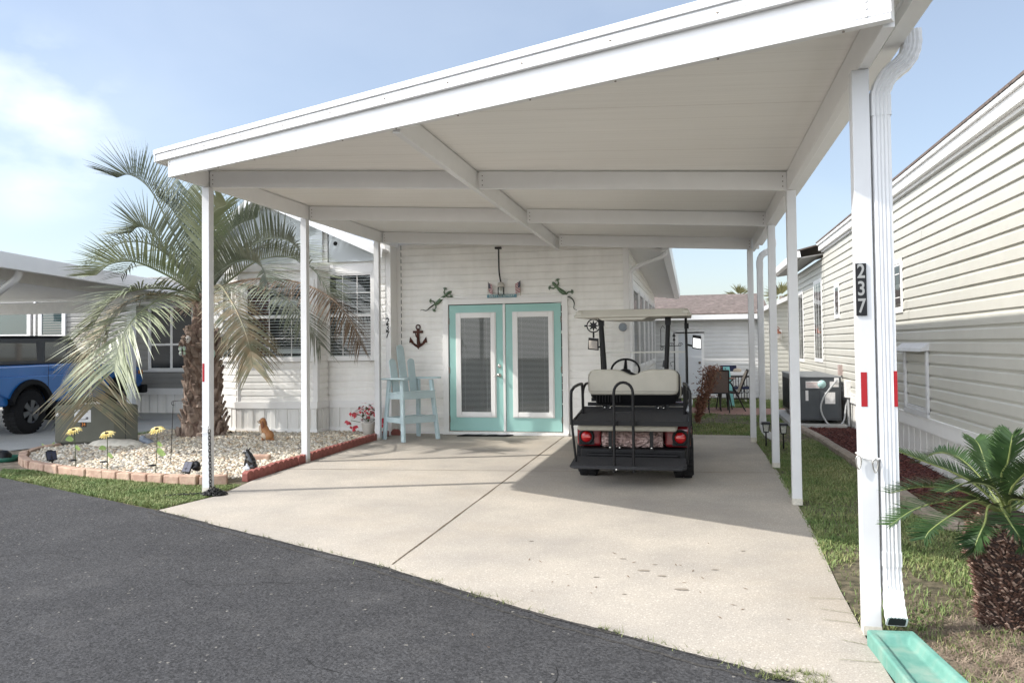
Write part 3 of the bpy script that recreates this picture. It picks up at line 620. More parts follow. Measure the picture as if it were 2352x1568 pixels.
# splash block
t=thing('splash_block','aqua painted splash block under the near downspout','splash block',(1.2,3.85,0))
A=G(1980,1478); B=G(2076,1455); dirv=(G(2195,1568)-G(2080,1455)).normalized(); dirv.z=0; sv=Vector((-dirv.y,dirv.x,0))*-1
o0=Vector((.775,4.07,0)); sidew=.215; ln=.85; u=dirv.normalized(); s=Vector((-u.y,u.x,0)); 
if s.y<0: s=-s
m=MB()
def sb(a,b,z): p=o0+u*a+s*b; return (p.x,p.y,z)
m.add([sb(0,0,0),sb(0,sidew,0),sb(ln,sidew*1.12,0),sb(ln,-sidew*.12,0),sb(0,0,.075),sb(0,sidew,.075),sb(ln,sidew*1.12,.062),sb(ln,-sidew*.12,.062),
 sb(.05,.035,.072),sb(.05,sidew-.035,.072),sb(ln,sidew*1.12-.035,.058),sb(ln,-sidew*.12+.035,.058),sb(.08,.05,.03),sb(.08,sidew-.05,.03),sb(ln+.0,sidew*1.12-.05,.012),sb(ln+.0,-sidew*.12+.05,.012)],
 [(0,3,7,4),(1,5,6,2),(0,4,5,1),(2,6,10,14),(3,15,11,7),(2,14,15,3),(4,8,9,5),(5,9,10,6),(4,7,11,8),(8,12,13,9),(9,13,14,10),(8,11,15,12),(12,15,14,13)])
part('block',m,M('worn aqua paint',(.11,.27,.22),.75,0,9,col2=(.16,.33,.27),bump=.3,bscale=50,streak=.45),t,.012,3)
# ================================================================ OUR HOUSE
hs=thing('white_house','white vinyl sided house with a bay window and aqua double doors under the carport','house',(-4,14,0))
WY=12.36
m=MB(); siding(m,(-4.78,WY),(-1.06,WY),.04,3.15,.113,dutch=True); wallbox(m,(-4.85,WY),(-1.0,WY),.0,3.15,.12); w1=part('wall',m,WHITE,hs)
m=MB(); m.box(-4.86,-4.775,WY-.022,WY+.01,.0,3.14); m.box(-1.075,-.985,WY-.022,WY+.02,0,3.14); m.box(-4.77,-1.08,WY-.018,WY-.0,.0,.045)
part('corner_trim',m,TRIM,hs,.003)
m=MB()
for k in range(27): m.box(-4.772,-4.764,WY-.0225,WY-.02,.12+k*.113,.19+k*.113)
part('trim_gap',m,DARK,hs)
m=MB(); m.box(-4.775,-1.075,WY-.03,WY-.0,3.0,3.02); 
# doors -------------------------------------------------
DX0,DX1,DZ0,DZ1=-3.935,-2.055,.065,2.115
m=MB(); f=.10
m.box(DX0-f,DX0-.005,WY-.055,WY,.0,DZ1+f); m.box(DX1+.005,DX1+f,WY-.055,WY,.0,DZ1+f); m.box(DX0-.005,DX1+.005,WY-.055,WY,DZ1+.006,DZ1+f)
m.box(DX0-f-.03,DX1+f+.03,WY-.075,WY,DZ1+f,DZ1+f+.022); m.box(DX0-f,DX1+f,WY-.10,WY-.02,.004,.045)
m.box((DX0+DX1)/2-.022,(DX0+DX1)/2+.018,WY-.062,WY-.03,DZ0,DZ1)
part('door_frame',m,TRIM,hs,.004)
m=MB(); m.box(DX0-.004,DX1+.004,WY-.02,WY-.004,.045,DZ1+.005); part('door_gap',m,DARK,hs)
m=MB(); m.box(DX0,DX1,WY-.066,WY-.02,.046,.062); part('threshold',m,CHROME,hs)
for i,(a,b) in enumerate(((DX0+.012,(DX0+DX1)/2-.026),((DX0+DX1)/2+.022,DX1-.012))):
    cx=(a+b)/2; ga,gb=cx-.285,cx+.285; g0,g1=.335,1.93
    m=MB(); m.box(a,b,WY-.045,WY-.022,DZ0,DZ1-.008); d=part('door',m,AQUA,hs,.002)
    m=MB()
    for (x0,x1,z0,z1) in ((ga-.04,ga+.035,g0-.04,g1+.04),(gb-.035,gb+.04,g0-.04,g1+.04),(ga+.035,gb-.035,g1-.035,g1+.04),(ga+.035,gb-.035,g0-.04,g0+.035)): m.box(x0,x1,WY-.068,WY-.045,z0,z1)
    for (x0,x1,z0,z1) in ((ga-.055,ga-.04,g0-.055,g1+.055),(gb+.04,gb+.055,g0-.055,g1+.055),(ga-.04,gb+.04,g1+.04,g1+.055),(ga-.04,gb+.04,g0-.055,g0-.04)): m.box(x0,x1,WY-.060,WY-.045,z0,z1)
    part('glass_frame',m,TRIM,d,.006)
    m=MB(); m.box(ga+.035,gb-.035,WY-.0455,WY-.0452,g0+.035,g1-.035); part('backing',m,DARK,d)
    m=MB(); z=g0+.04
    while z<g1-.04: m.add([(ga+.04,WY-.047,z),(gb-.04,WY-.047,z),(gb-.04,WY-.0525,z+.0100),(ga+.04,WY-.0525,z+.0100)],[(0,1,2,3)]); z+=.0195
    for x in (ga+.10,gb-.10): m.box(x-.0015,x+.0015,WY-.0545,WY-.0535,g0+.04,g1-.04)
    part('blind',m,M('mini blind',(.46,.46,.455),.6),d)
    m=MB(); m.add([(ga+.034,WY-.057,g0+.034),(gb-.034,WY-.057,g0+.034),(gb-.034,WY-.057,g1-.034),(ga+.034,WY-.057,g1-.034)],[(0,1,2,3)]); part('pane',m,GLASSDOOR,d)
    hx=a-.002 if i==0 else b+.002
    m=MB()
    for hz in (.25,1.05,1.85): m.box(hx-.008,hx+.008,WY-.052,WY-.030,hz-.05,hz+.05)
    part('hinge',m,SCREW,d)
    if i==0:
        m=MB(); m.lathe((b-.06,WY-.045,.965),[(.001,.012),(.03,.011),(.032,0)],16,(0,-1,0)); m.cyl((b-.06,WY-.05,.965),(b-.06,WY-.085,.965),.012,12); m.lathe((b-.06,WY-.085,.965),[(.012,0),(.024,.008),(.026,.02),(.018,.032),(.001,.034)],14,(0,-1,0)); m.tube([(b-.06,WY-.09,.965),(b-.10,WY-.092,.958),(b-.15,WY-.088,.945)],.006,8)
        part('handle',m,CHROME,d)
        m=MB(); m.lathe((b-.06,WY-.045,1.11),[(.001,.02),(.018,.02),(.028,.014),(.031,0)],18,(0,-1,0)); part('deadbolt',m,CHROME,d)
# side wall of the addition, tall windows and eave
m=MB(); siding(m,(-1.0,12.38),(-1.0,20.5),.04,3.0,.113); wallbox(m,(-1.0,12.38),(-1.0,20.5),0,3.0,.12); 
part('wall',m,WHITE,hs)
for k in range(5): 
    y0=12.75+k*1.45; window(hs,(-.985,y0),(-.985,y0+1.2),1.05,2.35,.05,.04,vb=(.25,.5,.75),blinds=0)
m=MB(); rise=.0
m.prism([(-1.0,12.30,2.95),(-.45,12.30,2.88),(-.45,12.30,2.90),(-1.0,12.30,3.0)],(0,8.3,-.30)); part('soffit',m,TRIM,hs)
m=MB(); m.prism([(-.47,12.26,2.86),(-.36,12.26,2.90),(-.34,12.26,3.04),(-.47,12.26,3.04)],(0,8.3,-.30)); part('gutter',m,ALU,hs)
m=MB(); m.prism([(-4.86,12.38,3.15),(-.42,12.38,3.02),(-.42,20.6,2.75),(-4.86,20.6,3.15)],(0,0,.06)); part('roof',m,ALU,hs)
m=MB(); P=cat([(-.42,12.42,2.90),(-.46,12.38,2.80),(-.78,12.33,2.68),(-.94,12.31,2.58),(-.95,12.31,2.42)],16); m.tube(P,.034,8); m.tube([(-.95,12.31,2.45),(-.95,12.31,.10),(-.93,12.25,.03)],.034,8); part('downspout',m,ALU,hs)
# main body with gable, skirting and bay ----------------------
A0,A1=(-8.25,12.005),(-4.865,12.10)
GX,GZ=1.1,3.98           # gable apex, distance along the wall from A0
def gable(z,Lw):
    if z<=2.95: return (0,Lw)
    k=(GZ-z)/(GZ-2.95); k=max(0,k); return (GX-GX*k,GX+(Lw-GX)*k)
m=MB(); siding(m,A0,A1,.56,GZ,.113,gable,dutch=True); wallbox(m,A0,A1,.05,2.95,.12)
u=(Vector((*A1,0))-Vector((*A0,0))).normalized(); nn=Vector((u.y,-u.x,0)); gv=[Vector((*A0,2.95))-nn*.01,Vector((*A1,2.95))-nn*.01,Vector((*A0,GZ))+u*GX-nn*.01]
m.prism(gv,-nn*.1); part('wall',m,WHITE,hs)
m=MB(); skirting(m,A0,A1,.10,.45); part('skirting',m,SKIRT,hs)
m=MB(); 
def along(t,o,z): q=Vector((*A0,0))+u*t+nn*o; return Vector((q.x,q.y,z))
LA=(Vector((*A1,0))-Vector((*A0,0))).length
m.prism([along(0,0,.02),along(LA,0,.02),along(LA,0,.12),along(0,0,.12)],nn*.028); m.prism([along(0,0,.45),along(LA,0,.45),along(LA,0,.565),along(0,0,.565)],nn*.03)
m.prism([along(LA-.09,0,.565),along(LA+.02,0,.565),along(LA+.02,0,2.95),along(LA-.09,0,2.95)],nn*.028)
m.prism([along(GX,0,GZ-.10),along(LA,0,2.86),along(LA,0,2.98),along(GX,0,GZ+.04)],nn*.035); m.prism([along(GX,0,GZ-.10),along(0,0,2.86),along(0,0,2.98),along(GX,0,GZ+.04)],nn*.034)
m.prism([along(0,0,2.70),along(LA-.09,0,2.70),along(LA-.09,0,2.82),along(0,0,2.82)],nn*.03)
part('trim_board',m,TRIM,hs,.002)
m=MB()
for s_ in (1,-1):
    e=along(LA-.02,0,2.975) if s_>0 else along(-.3,0,2.86); a=along(GX,0,GZ+.03); 
    m.prism([a+nn*.30,e+nn*.30,e-nn*8,a-nn*8],(0,0,.05))
    m.prism([a+nn*.30-Vector((0,0,.10)),e+nn*.30-Vector((0,0,.10)),e+nn*.30,a+nn*.30],nn*.02)
part('roof',m,ALU,hs)
window(hs,(-5.93,12.035),(-5.16,12.06),1.27,2.66,.05,.04,vb=(.33,.66),hb=(1.62,2.34),rail=1.97,blinds=.05)
# gable transom glass beside the bay
m=MB(); q=[(-5.92,12.015,2.86),(-5.13,12.037,2.86),(-5.13,12.037,3.02),(-5.92,12.015,3.40)]; m.add(q,[(0,1,2,3)]); tg=part('transom_window',m,M('pale glazed gable',(.50,.53,.54),.08,spec=.9,coat=.6),hs)
m=MB(); m.beam((-5.94,12.01,3.41),(-5.11,12.03,3.02),.02,.018); m.beam((-5.93,12.01,2.86),(-5.93,12.01,3.40),.012,.012,(1,0,0)); part('bead',m,DARK,tg)
m=MB(); m.lathe((-5.80,12.012,3.17),[(.001,.004),(.034,.004),(.036,0)],16,(0,-1,0)); part('round_hole',m,DARK,tg)
m=MB(); siding(m,(-5.06,12.062),(-4.93,12.062),.56,3.28,.113); m.box(-5.06,-4.93,12.066,12.3,.5,3.28); part('wall',m,WHITE,hs)
m=MB(); m.box(-4.93,-4.842,12.052,12.38,.0,3.28); part('corner_trim',m,TRIM,hs,.003)
m=MB(); m.add([(-7.75,11.98,2.86),(-6.03,12.0,2.86),(-6.03,12.0,3.42),(-7.10,11.98,3.82),(-7.75,11.98,3.42)],[(0,1,2,3,4)]); part('transom_window',m,MATS['pale glazed gable'],hs)
# bay
B=[(-7.92,11.99),(-7.36,11.58),(-5.97,11.66),(-5.96,12.02)]
for i in range(3):
    m=MB(); siding(m,B[i],B[i+1],.56,2.70,.113); wallbox(m,B[i],B[i+1],.10,2.70,.05,.002); part('wall',m,WHITE,hs)
    m=MB(); skirting(m,B[i],B[i+1],.10,.45); part('skirting',m,SKIRT,hs)
m=MB(); m.prism([(x,y,2.70) for x,y in ((-7.97,12.0),(-7.40,11.52),(-5.92,11.60),(-5.91,12.02))],(0,0,.12)); 
m.prism([(x,y,.46) for x,y in ((-7.96,12.0),(-7.385,11.545),(-5.945,11.625),(-5.935,12.02))],(0,0,.11)); m.prism([(x,y,.03) for x,y in ((-7.955,12.0),(-7.38,11.55),(-5.95,11.63),(-5.94,12.02))],(0,0,.10))
m.prism([(-7.40,11.60,.57),(-7.33,11.548,.57),(-7.29,11.565,.57),(-7.29,11.6,.57)],(0,0,2.13)); m.prism([(-6.03,11.635,.57),(-5.945,11.64,.57),(-5.945,11.72,.57),(-6.03,11.70,.57)],(0,0,2.13))
part('bay_trim',m,TRIM,hs,.003)
CURT=M('dark red curtain',(.11,.025,.022),.9)
window(hs,(-7.18,11.578),(-6.04,11.643),1.27,2.50,.05,.04,vb=(.36,.70),hb=(1.60,2.22),rail=1.95,blinds=.048,curtain=(.36,CURT))
window(hs,(-7.80,11.89),(-7.46,11.64),1.27,2.50,.04,.04,vb=(.5,),hb=(1.60,2.22),rail=1.95,blinds=.048)
# plain 237 digits on the corner trim
t=thing('house_numbers','plain black digits 237 set vertically on the white corner trim of the house','house number',(-4.93,12.06,1.95))
for k,dg in enumerate('237'): text('digit',dg,.155,BLACK,t,(at(890,738+k*15,12.05).x,12.05,at(890,738+k*15.5,12.05).z),.003,w=.75,bold=.002)

# ---------------------------------------------------------------- things on the door wall
FY=WY-.016
t=thing('anchor_ornament','rusty metal anchor hung on the white siding left of the aqua doors','wall ornament',(-4.47,FY,1.6))
RUST=M('rusty dark metal',(.035,.016,.012),.6,0,30,col2=(.12,.045,.03),metal=.5)
ax,az=-4.47,1.43
m=MB(); m.tube([(ax+.035*math.sin(a),FY-.02,az+.335+.035*math.cos(a)) for a in [i*math.pi/8 for i in range(17)]],.010,8,False)
m.box(ax-.020,ax+.020,FY-.035,FY-.005,az+.02,az+.31); m.box(ax-.085,ax+.085,FY-.038,FY-.008,az+.235,az+.272)
m.tube([(ax-.135,FY-.02,az+.155),(ax-.105,FY-.02,az+.075),(ax-.05,FY-.02,az+.035),(ax,FY-.02,az+.005),(ax+.05,FY-.02,az+.035),(ax+.105,FY-.02,az+.075),(ax+.135,FY-.02,az+.155)],[.006,.016,.02,.024,.02,.016,.006],8)
for s in (-1,1): m.prism([(ax+s*.14,FY-.03,az+.17),(ax+s*.155,FY-.03,az+.075),(ax+s*.075,FY-.03,az+.08)],(0,.02,0))
m.prism([(ax-.03,FY-.03,az+.03),(ax+.03,FY-.03,az+.03),(ax,FY-.03,az-.035)],(0,.02,0))
m.tube(cat([(ax-.04,FY-.035,az+.23),(ax-.025,FY-.042,az+.18),(ax+.01,FY-.044,az+.14),(ax+.03,FY-.042,az+.09),(ax+.045,FY-.042,az+.03)],10),.010,8)
part('anchor',m,RUST,t)
def gecko(label,P,tail,sc,flip,grp='metal geckos on the door wall'):
    pts=[at(x,y,FY-.02) for x,y in P]; t=thing('gecko_ornament',label,'wall ornament',tuple(pts[0]),grp)
    GM=M('green painted metal',(.12,.18,.11),.45,.4,30,metal=.3)
    m=MB(); B_=cat(pts,14); n=len(B_); rad=[.011,.022,.026,.022,.016,.020,.026,.031,.033,.031,.026,.020,.013,.008]
    m.tube(B_,[r*sc*1.0 for r in rad],10)
    part('body',m,GM,t)
    m=MB(); T=cat([at(x,y,FY-.02) for x,y in tail],16); m.tube(T,[.011-.0005*i for i in range(16)],6); part('tail',m,M('dark green metal',(.03,.045,.03),.5),t)
    for k,sd in ((4,1),(4,-1),(11,1),(11,-1)):
        p=B_[k]; d=(B_[k+1]-B_[k-1]).normalized(); s=Vector((-d.z,0,d.x))*sd
        j=p+s*.055*sc+d*(.012 if k==11 else -.012)*sc; e=j+s*.022*sc+d*(-.04 if k==4 else .035)*sc
        m=MB(); m.tube([p,j,e],[.013*sc,.010*sc,.008*sc],6)
        for a in (-1.1,-.5,.1,.7,1.3):
            q=(e-j).normalized(); c,s_=math.cos(a),math.sin(a); q=Vector((q.x*c-q.z*s_,0,q.x*s_+q.z*c)); m.tube([e,e+q*.03*sc],.006*sc,5); m.ell(e+q*.032*sc,(.0075*sc,)*3,6,4)
        part('leg',m,GM,t)
gecko('green metal gecko with curled tail climbing toward the upper left corner of the door frame',[(1037,669),(1026,675),(1012,688),(1003,697),(996,700)],[(996,700),(988,706),(979,713),(970,711),(965,713)],1.0,1)
gecko('green metal gecko with its tail curling below the upper right corner of the door frame',[(1269,648),(1276,656),(1286,666),(1297,674),(1303,678)],[(1303,680),(1314,686),(1319,696),(1318,708),(1325,712)],1.05,-1)
t=thing('name_sign','small blue sign reading salty air retreat above the aqua doors','sign',(-3.02,WY-.05,2.22))
m=MB(); m.box(-3.265,-2.775,WY-.092,WY-.076,DZ1+f+.0,DZ1+f+.052); part('board',m,M('weathered blue paint',(.13,.26,.31),.6,.2,20),t)
text('lettering','SALTY AIR RETREAT',.047,M('pale lettering',(.60,.66,.62),.6),t,(-3.02,WY-.093,DZ1+f+.026),.0006,w=.98,bold=.0006)
def flag(x0,x1,z0,z1,label,tilt):
    t=thing('small_flag',label,'flag',(x0,WY-.06,z0-.09),'small flags over the door')
    m=MB(); m.tube([(x0,WY-.07,DZ1+f+.02),(x0+.01*tilt,WY-.07,z1+.005)],.003,6); part('stick',m,M('thin wood stick',(.3,.2,.1),.7),t)
    # limp cloth: a narrow lozenge with drooping stripes
    def cl(a,b): return (x0+(.02*tilt*b)+(x1-x0)*math.sin(math.pi*min(1,a*.9+.1))*0+ (x1-x0)*a*(1-.15*b), WY-.072-.012*math.sin(a*7+b*3), z1-(z1-z0)*b-(z1-z0)*.30*a*(1-b*.2)+ .10*(z1-z0)*a*b)
    for nme,mat,cells in (('red_stripes',M('flag red',(.35,.03,.05),.8),[]),('white_stripes',M('flag white',(.75,.73,.72),.8),[]),('canton',M('flag navy',(.02,.02,.06),.8),[])):
        m=MB(); k=13
        for i in range(k):
            b0,b1=i/k,(i+1)/k
            for j in range(8):
                a0,a1=j/8,(j+1)/8; can=(b0<.5 and a0<.45)
                typ='canton' if can else ('red_stripes' if i%2==0 else 'white_stripes')
                if typ==nme: m.add([cl(a0,b0),cl(a1,b0),cl(a1,b1),cl(a0,b1)],[(0,1,2,3)],True)
        part(nme,m,mat,t)
    # stars as small pale dots
    m=MB()
    for i in range(4):
        for j in range(3): 
            c=Vector(cl(.08+j*.14,.06+i*.11)); m.ell(c+Vector((0,-.003,0)),(.004,.002,.004),6,4)
    part('stars',m,MATS['flag white'],t)
flag(-3.255,-3.18,2.30,2.47,'small stars and stripes flag hanging limp left of the jar light',1)
flag(-2.71,-2.80,2.30,2.48,'small stars and stripes flag standing right of the jar light',-.4)
t=thing('jar_light','clear jar wall light on a white mounting plate above the doors with a black conduit','wall light',(-3.03,WY-.08,2.35))
m=MB(); m.box(-3.11,-2.94,WY-.02,WY-.0,2.28,2.52); part('mounting_plate',m,TRIM,t,.004)
m=MB(); m.lathe((-3.03,WY-.10,2.24),[(.001,0),(.05,.004),(.055,.03),(.055,.13),(.045,.15)],18); part('jar',m,glassmat('jar glass',(.9,.92,.9),1.0),t)
m=MB(); m.lathe((-3.03,WY-.10,2.385),[(.058,0),(.06,.03),(.045,.07),(.001,.085)],18); m.box(-3.055,-3.005,WY-.10,WY-.02,2.40,2.44); m.cyl((-3.03,WY-.1,2.40),(-3.03,WY-.1,2.33),.015,10); part('lamp_cap',m,M('aged white enamel',(.55,.52,.47),.5),t)
m=MB(); m.tube(cat([(-3.03,WY-.10,2.46),(-3.045,WY-.14,2.62),(-3.03,WY-.22,2.80),(-3.0,WY-.34,2.97)],12),.013,8); m.box(-3.05,-2.95,WY-.40,WY-.34,2.965,3.0); part('conduit',m,M('black braided conduit',(.03,.028,.026),.6),t)
t=thing('wall_thermometer','round grey thermometer dial on white siding right of the doors','thermometer',(-1.23,FY,1.75)); c=at(1431,751,FY-.01)
m=MB(); m.lathe(c,[(.001,.02),(.055,.02),(.066,.012),(.066,-.01)],24,(0,-1,0)); part('dial',m,M('blue grey dial',(.26,.30,.34),.5,.2,60),t)
m=MB(); m.tube([(c.x+.066*math.cos(a),c.y-.014,c.z+.066*math.sin(a)) for a in [i*math.pi/12 for i in range(25)]],.005,6,False); part('rim',m,CHROME,t)
t=thing('door_mat','black door mat with a faint pale shape in front of the doors','door mat',(-3.25,12.28,0))
m=MB(); P=[(-3.74,12.09),(-2.94,12.19),(-2.90,12.27),(-3.02,12.33),(-3.35,12.34),(-3.62,12.30)]
P=[(-3.72,12.02),(-2.90,12.10),(-2.84,12.28),(-3.60,12.24)]
v=[];nx=24
for j in range(5):
    for i in range(nx+1):
        a=i/nx;b=j/4; p=Vector((*P[0],0)).lerp(Vector((*P[1],0)),a).lerp(Vector((*P[3],0)).lerp(Vector((*P[2],0)),a),b); v.append((p.x,p.y,.016+.007*math.sin(a*21+b*2)*(1 if 0<j<4 else .3)))
m.add(v,[(j*(nx+1)+i,j*(nx+1)+i+1,(j+1)*(nx+1)+i+1,(j+1)*(nx+1)+i) for j in range(4) for i in range(nx)],True); m.prism([(x,y,.003) for x,y in P],(0,0,.010)); part('mat',m,RUB,t)
m=MB(); m.add([(-3.36,12.12,.0255),(-3.25,12.10,.0255),(-3.22,12.13,.0255),(-3.30,12.15,.0255)],[(0,1,2,3)]); m.add([(-3.34,12.17,.0255),(-3.15,12.18,.0255),(-3.18,12.20,.0255)],[(0,1,2)]); part('print',m,M('pale mat print',(.4,.4,.38),.9),t)

# ================================================================ NEIGHBOUR HOUSE (RIGHT)
nh=thing('cream_house','long cream sided house on the right with a white vertical skirting','house',(2.5,12,0))
NX=2.5
def nwall(y0,y1,z0,z1,name='wall'):
    m=MB(); siding(m,(NX,y1),(NX,y0),z0,z1,.125,dutch=True,depth=.021); wallbox(m,(NX,y1),(NX,y0),z0,z1,.12); return part(name,m,CREAM,nh)
nwall(3.5,16.3,.58,3.22); nwall(16.32,21,.58,3.10)
m=MB(); skirting(m,(NX+.02,21),(NX+.02,3.5),.0,.45,.25,.01); part('skirting',m,SKIRT,nh)
m=MB(); m.box(NX-.03,NX+.05,3.5,21,.44,.575); m.box(NX-.036,NX+.03,3.5,21,.575,.600); part('trim_board',m,TRIM,nh,.004)
m=MB(); m.box(NX-.05,NX+.02,3.5,16.35,3.19,3.225); m.box(NX-.10,NX+.02,3.5,16.35,3.225,3.33); m.box(NX-.13,NX+.02,3.5,16.35,3.33,3.375); part('fascia',m,TRIM,nh,.004)
m=MB(); m.prism([(NX-.14,3.5,3.375),(NX-.14,16.4,3.375),(NX+3,16.4,4.2),(NX+3,3.5,4.2)],(0,0,.025)); part('roof',m,M('brown shingle',(.13,.10,.085),.9,.3,25,bump=.5),nh)
m=MB(); m.cyl((NX+.20,8.2,3.4),(NX+.20,8.2,3.62),.04,12); part('vent_pipe',m,TRIM,nh)
# far part with deep eave, gutter
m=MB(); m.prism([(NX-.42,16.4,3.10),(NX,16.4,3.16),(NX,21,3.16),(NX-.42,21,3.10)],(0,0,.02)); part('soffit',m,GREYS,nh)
m=MB(); prf=[(-.54,3.12),(-.56,3.24),(-.44,3.24),(-.42,3.12)]
m.prism([(NX+a,16.38,b) for a,b in prf],(0,4.7,0)); part('gutter',m,ALU,nh)
m=MB(); m.prism([(NX-.50,16.4,3.24),(NX-.50,21,3.24),(NX+3,21,4.15),(NX+3,16.4,4.15)],(0,0,.025)); part('roof',m,MATS['brown shingle'],nh)
window(nh,(NX-.016,10.95),(NX-.016,10.42),1.84,2.40,.05,.020,vb=(.5,),hb=(2.27,1.98),rail=2.12,blinds=0,back=M('dim room',(.12,.13,.14),.7))
window(nh,(NX-.016,15.05),(NX-.016,14.68),1.90,2.43,.045,.020,rail=2.16,back=MATS['dim room'])
window(nh,(NX-.016,17.55),(NX-.016,16.6),1.08,2.66,.05,.020,vb=(.33,.66),rail=1.82,back=MATS['dim room'])
window(nh,(NX-.016,20.1),(NX-.016,19.35),1.02,2.60,.05,.020,vb=(.5,),rail=1.78,back=MATS['dim room'])
m=MB(); 
for k in range(13): m.box(NX-.05,NX-.016,12.55,12.68,1.35+k*.085,1.35+k*.085+.055)
m.box(NX-.03,NX-.010,12.52,12.71,1.33,2.48); part('wall_vent',m,TRIM,nh)
# hooded access panel on the near wall
m=MB(); m.prism([(NX-.016,10.45,1.42),(NX-.10,10.45,1.36),(NX-.11,10.45,1.325),(NX-.016,10.45,1.34)],(0,-1.12,0)); pa=part('panel_hood',m,M('pale grey metal',(.60,.60,.60),.4,.05),nh)
m=MB(); 
for y0 in (10.28,9.36): m.box(NX-.045,NX-.016,y0,y0+.065,.64,1.335)
m.box(NX-.045,NX-.016,9.36,10.345,.595,.66); m.box(NX-.038,NX-.016,9.42,10.28,.66,.70); part('panel_frame',m,MATS['pale grey metal'],nh,.004)
# wing at the back, facing the camera
EY=20.6
m=MB(); siding(m,(1.68,EY),(2.5,EY),.10,2.9,.105,rng=lambda z,Lw:(0 if z<2.23 else min(Lw,(z-2.23)/.45),Lw)); m.prism([(1.68,EY+.003,.0),(2.5,EY+.003,.0),(2.5,EY+.003,2.55),(1.68,EY+.003,2.2)],(0,.1,0)); part('wall',m,CREAM,nh)
m=MB(); m.beam((1.55,EY-.12,2.22),(2.5,EY-.12,2.64),.24,.10); part('rake_board',m,TRIM,nh)
m=MB(); m.prism([(1.68,EY,0),(1.68,EY+4,0),(1.68,EY+4,2.2),(1.68,EY,2.2)],(.1,0,0)); part('wall',m,CREAM,nh)
t=thing('wall_lantern','small copper wall lantern on the cream rear wing','wall lantern',(2.14,EY-.1,1.7))
c=at(1787,768,EY-.1)
m=MB(); m.box(c.x+.02,c.x+.10,EY-.03,EY,c.z-.12,c.z+.12); part('plate',m,TRIM,t)
m=MB(); m.lathe((c.x-.02,EY-.12,c.z+.02),[(.11,0),(.10,.03),(.04,.08),(.02,.12)],12); m.tube([(c.x-.02+.05*math.sin(a),EY-.12,c.z+.14+.05*math.cos(a)) for a in [i*math.pi/6 for i in range(13)]],.008,5,False); part('lamp_top',m,M('copper',(.30,.13,.09),.45,metal=.6),t)
m=MB(); m.lathe((c.x-.02,EY-.12,c.z-.11),[(.001,0),(.06,.005),(.075,.04),(.075,.13)],12); part('glass',m,M('frosted lamp glass',(.75,.70,.66),.3),t)

# package air conditioner
t=thing('air_conditioner','dark grey packaged air conditioner on a concrete pad beside cream house','air conditioner',(2.0,14.6,0))
m=MB(); m.box(1.55,2.42,13.8,16.8,.0,.075); part('pad',m,CONC2,t,.006)
ACG=M('dark grey enamel',(.055,.06,.065),.35,.1,6,spec=.5)
x0,x1,y0,y1,z0,z1=1.70,2.36,13.95,16.6,.13,.86
m=MB(); m.box(x0,x1,y0,y1,z0,z1-.02); cab=part('cabinet',m,ACG,t,.012)
m=MB(); m.box(x0-.012,x1+.012,y0-.012,y1+.012,z1-.02,z1); part('lid',m,M('grey enamel lid',(.16,.17,.175),.4),t,.005)
m=MB(); 
for a,b in ((x0+.02,x0+.30),(x0+.33,x1-.05)): m.box(a,b,y0-.006,y0-.0005,z0+.03,z1-.24)
m.box(x0+.02,x1-.03,y0-.005,y0-.0005,z1-.22,z1-.04); part('front_panel',m,M('mid grey enamel',(.075,.082,.088),.32,.1,4),t,.003)
m=MB(); 
for k in range(42): m.box(x0-.006,x0-.0005,y0+.06+k*.06,y0+.09+k*.06,z0+.06,z1-.10)
part('side_grille',m,BLACK,t)
m=MB(); m.box(x0+.10,x0+.33,y0-.008,y0-.0055,z1-.19,z1-.075); m.box(x0+.68-.20,x0+.68-.06,y0-.008,y0-.0055,z1-.17,z1-.08); m.box(x0+.40,x0+.56,y0-.009,y0-.0065,z0+.28,z0+.47); m.box(x0+.095,x0+.14,y0-.0085,y0-.0065,z0+.33,z0+.50); part('label',m,M('white label',(.72,.70,.68),.6,.1,60),t)
m=MB()
for k in range(4): m.box(x0+.11,x0+.30,y0-.0092,y0-.0082,z1-.175+k*.022,z1-.170+k*.022)
part('label_print',m,M('pink print',(.45,.18,.15),.7),t)
m=MB(); m.lathe((x0+.355,y0-.008,z1-.125),[(.001,.002),(.068,.002),(.068,0)],24,(0,-1,0)); part('sticker',m,M('pale teal sticker',(.45,.66,.64),.5,.15,80),t)
m=MB(); m.tube(cat([(x1-.07,y0-.02,z1-.05),(x1-.12,y0-.05,z1-.11),(x1-.30,y0-.07,z1-.36),(x1-.33,y0-.07,z1-.58),(x1-.20,y0-.09,.06),(x1+.0,y0-.06,.10),(x1+.07,y0+.02,.38),(x1+.11,y0+.05,.55)],30),.014,8); part('conduit',m,M('grey flexible conduit',(.42,.43,.43),.5),t)
m=MB(); m.box(x1-.11,x1-.04,y0-.03,y0,z1-.10,z1-.02); part('fitting',m,TRIM,t)
t=thing('disconnect_box','pale electrical disconnect box with a conduit pipe beside the air conditioner','electrical box',(2.46,13.95,0))
m=MB(); m.box(2.40,2.484,13.80,13.96,.52,.80); part('box',m,TRIM,t,.008)
m=MB(); m.cyl((2.45,13.86,.05),(2.45,13.86,.52),.018,10); part('pipe',m,MATS['grey flexible conduit'],t)
t=thing('meter_bracket','small weathered wooden block fixed on cream siding above the air conditioner','wall block',(2.47,14.6,1.05)); m=MB(); m.box(2.42,2.484,14.5,14.62,.86,1.04); part('block',m,M('weathered pink board',(.42,.33,.30),.8,.2,30),t)
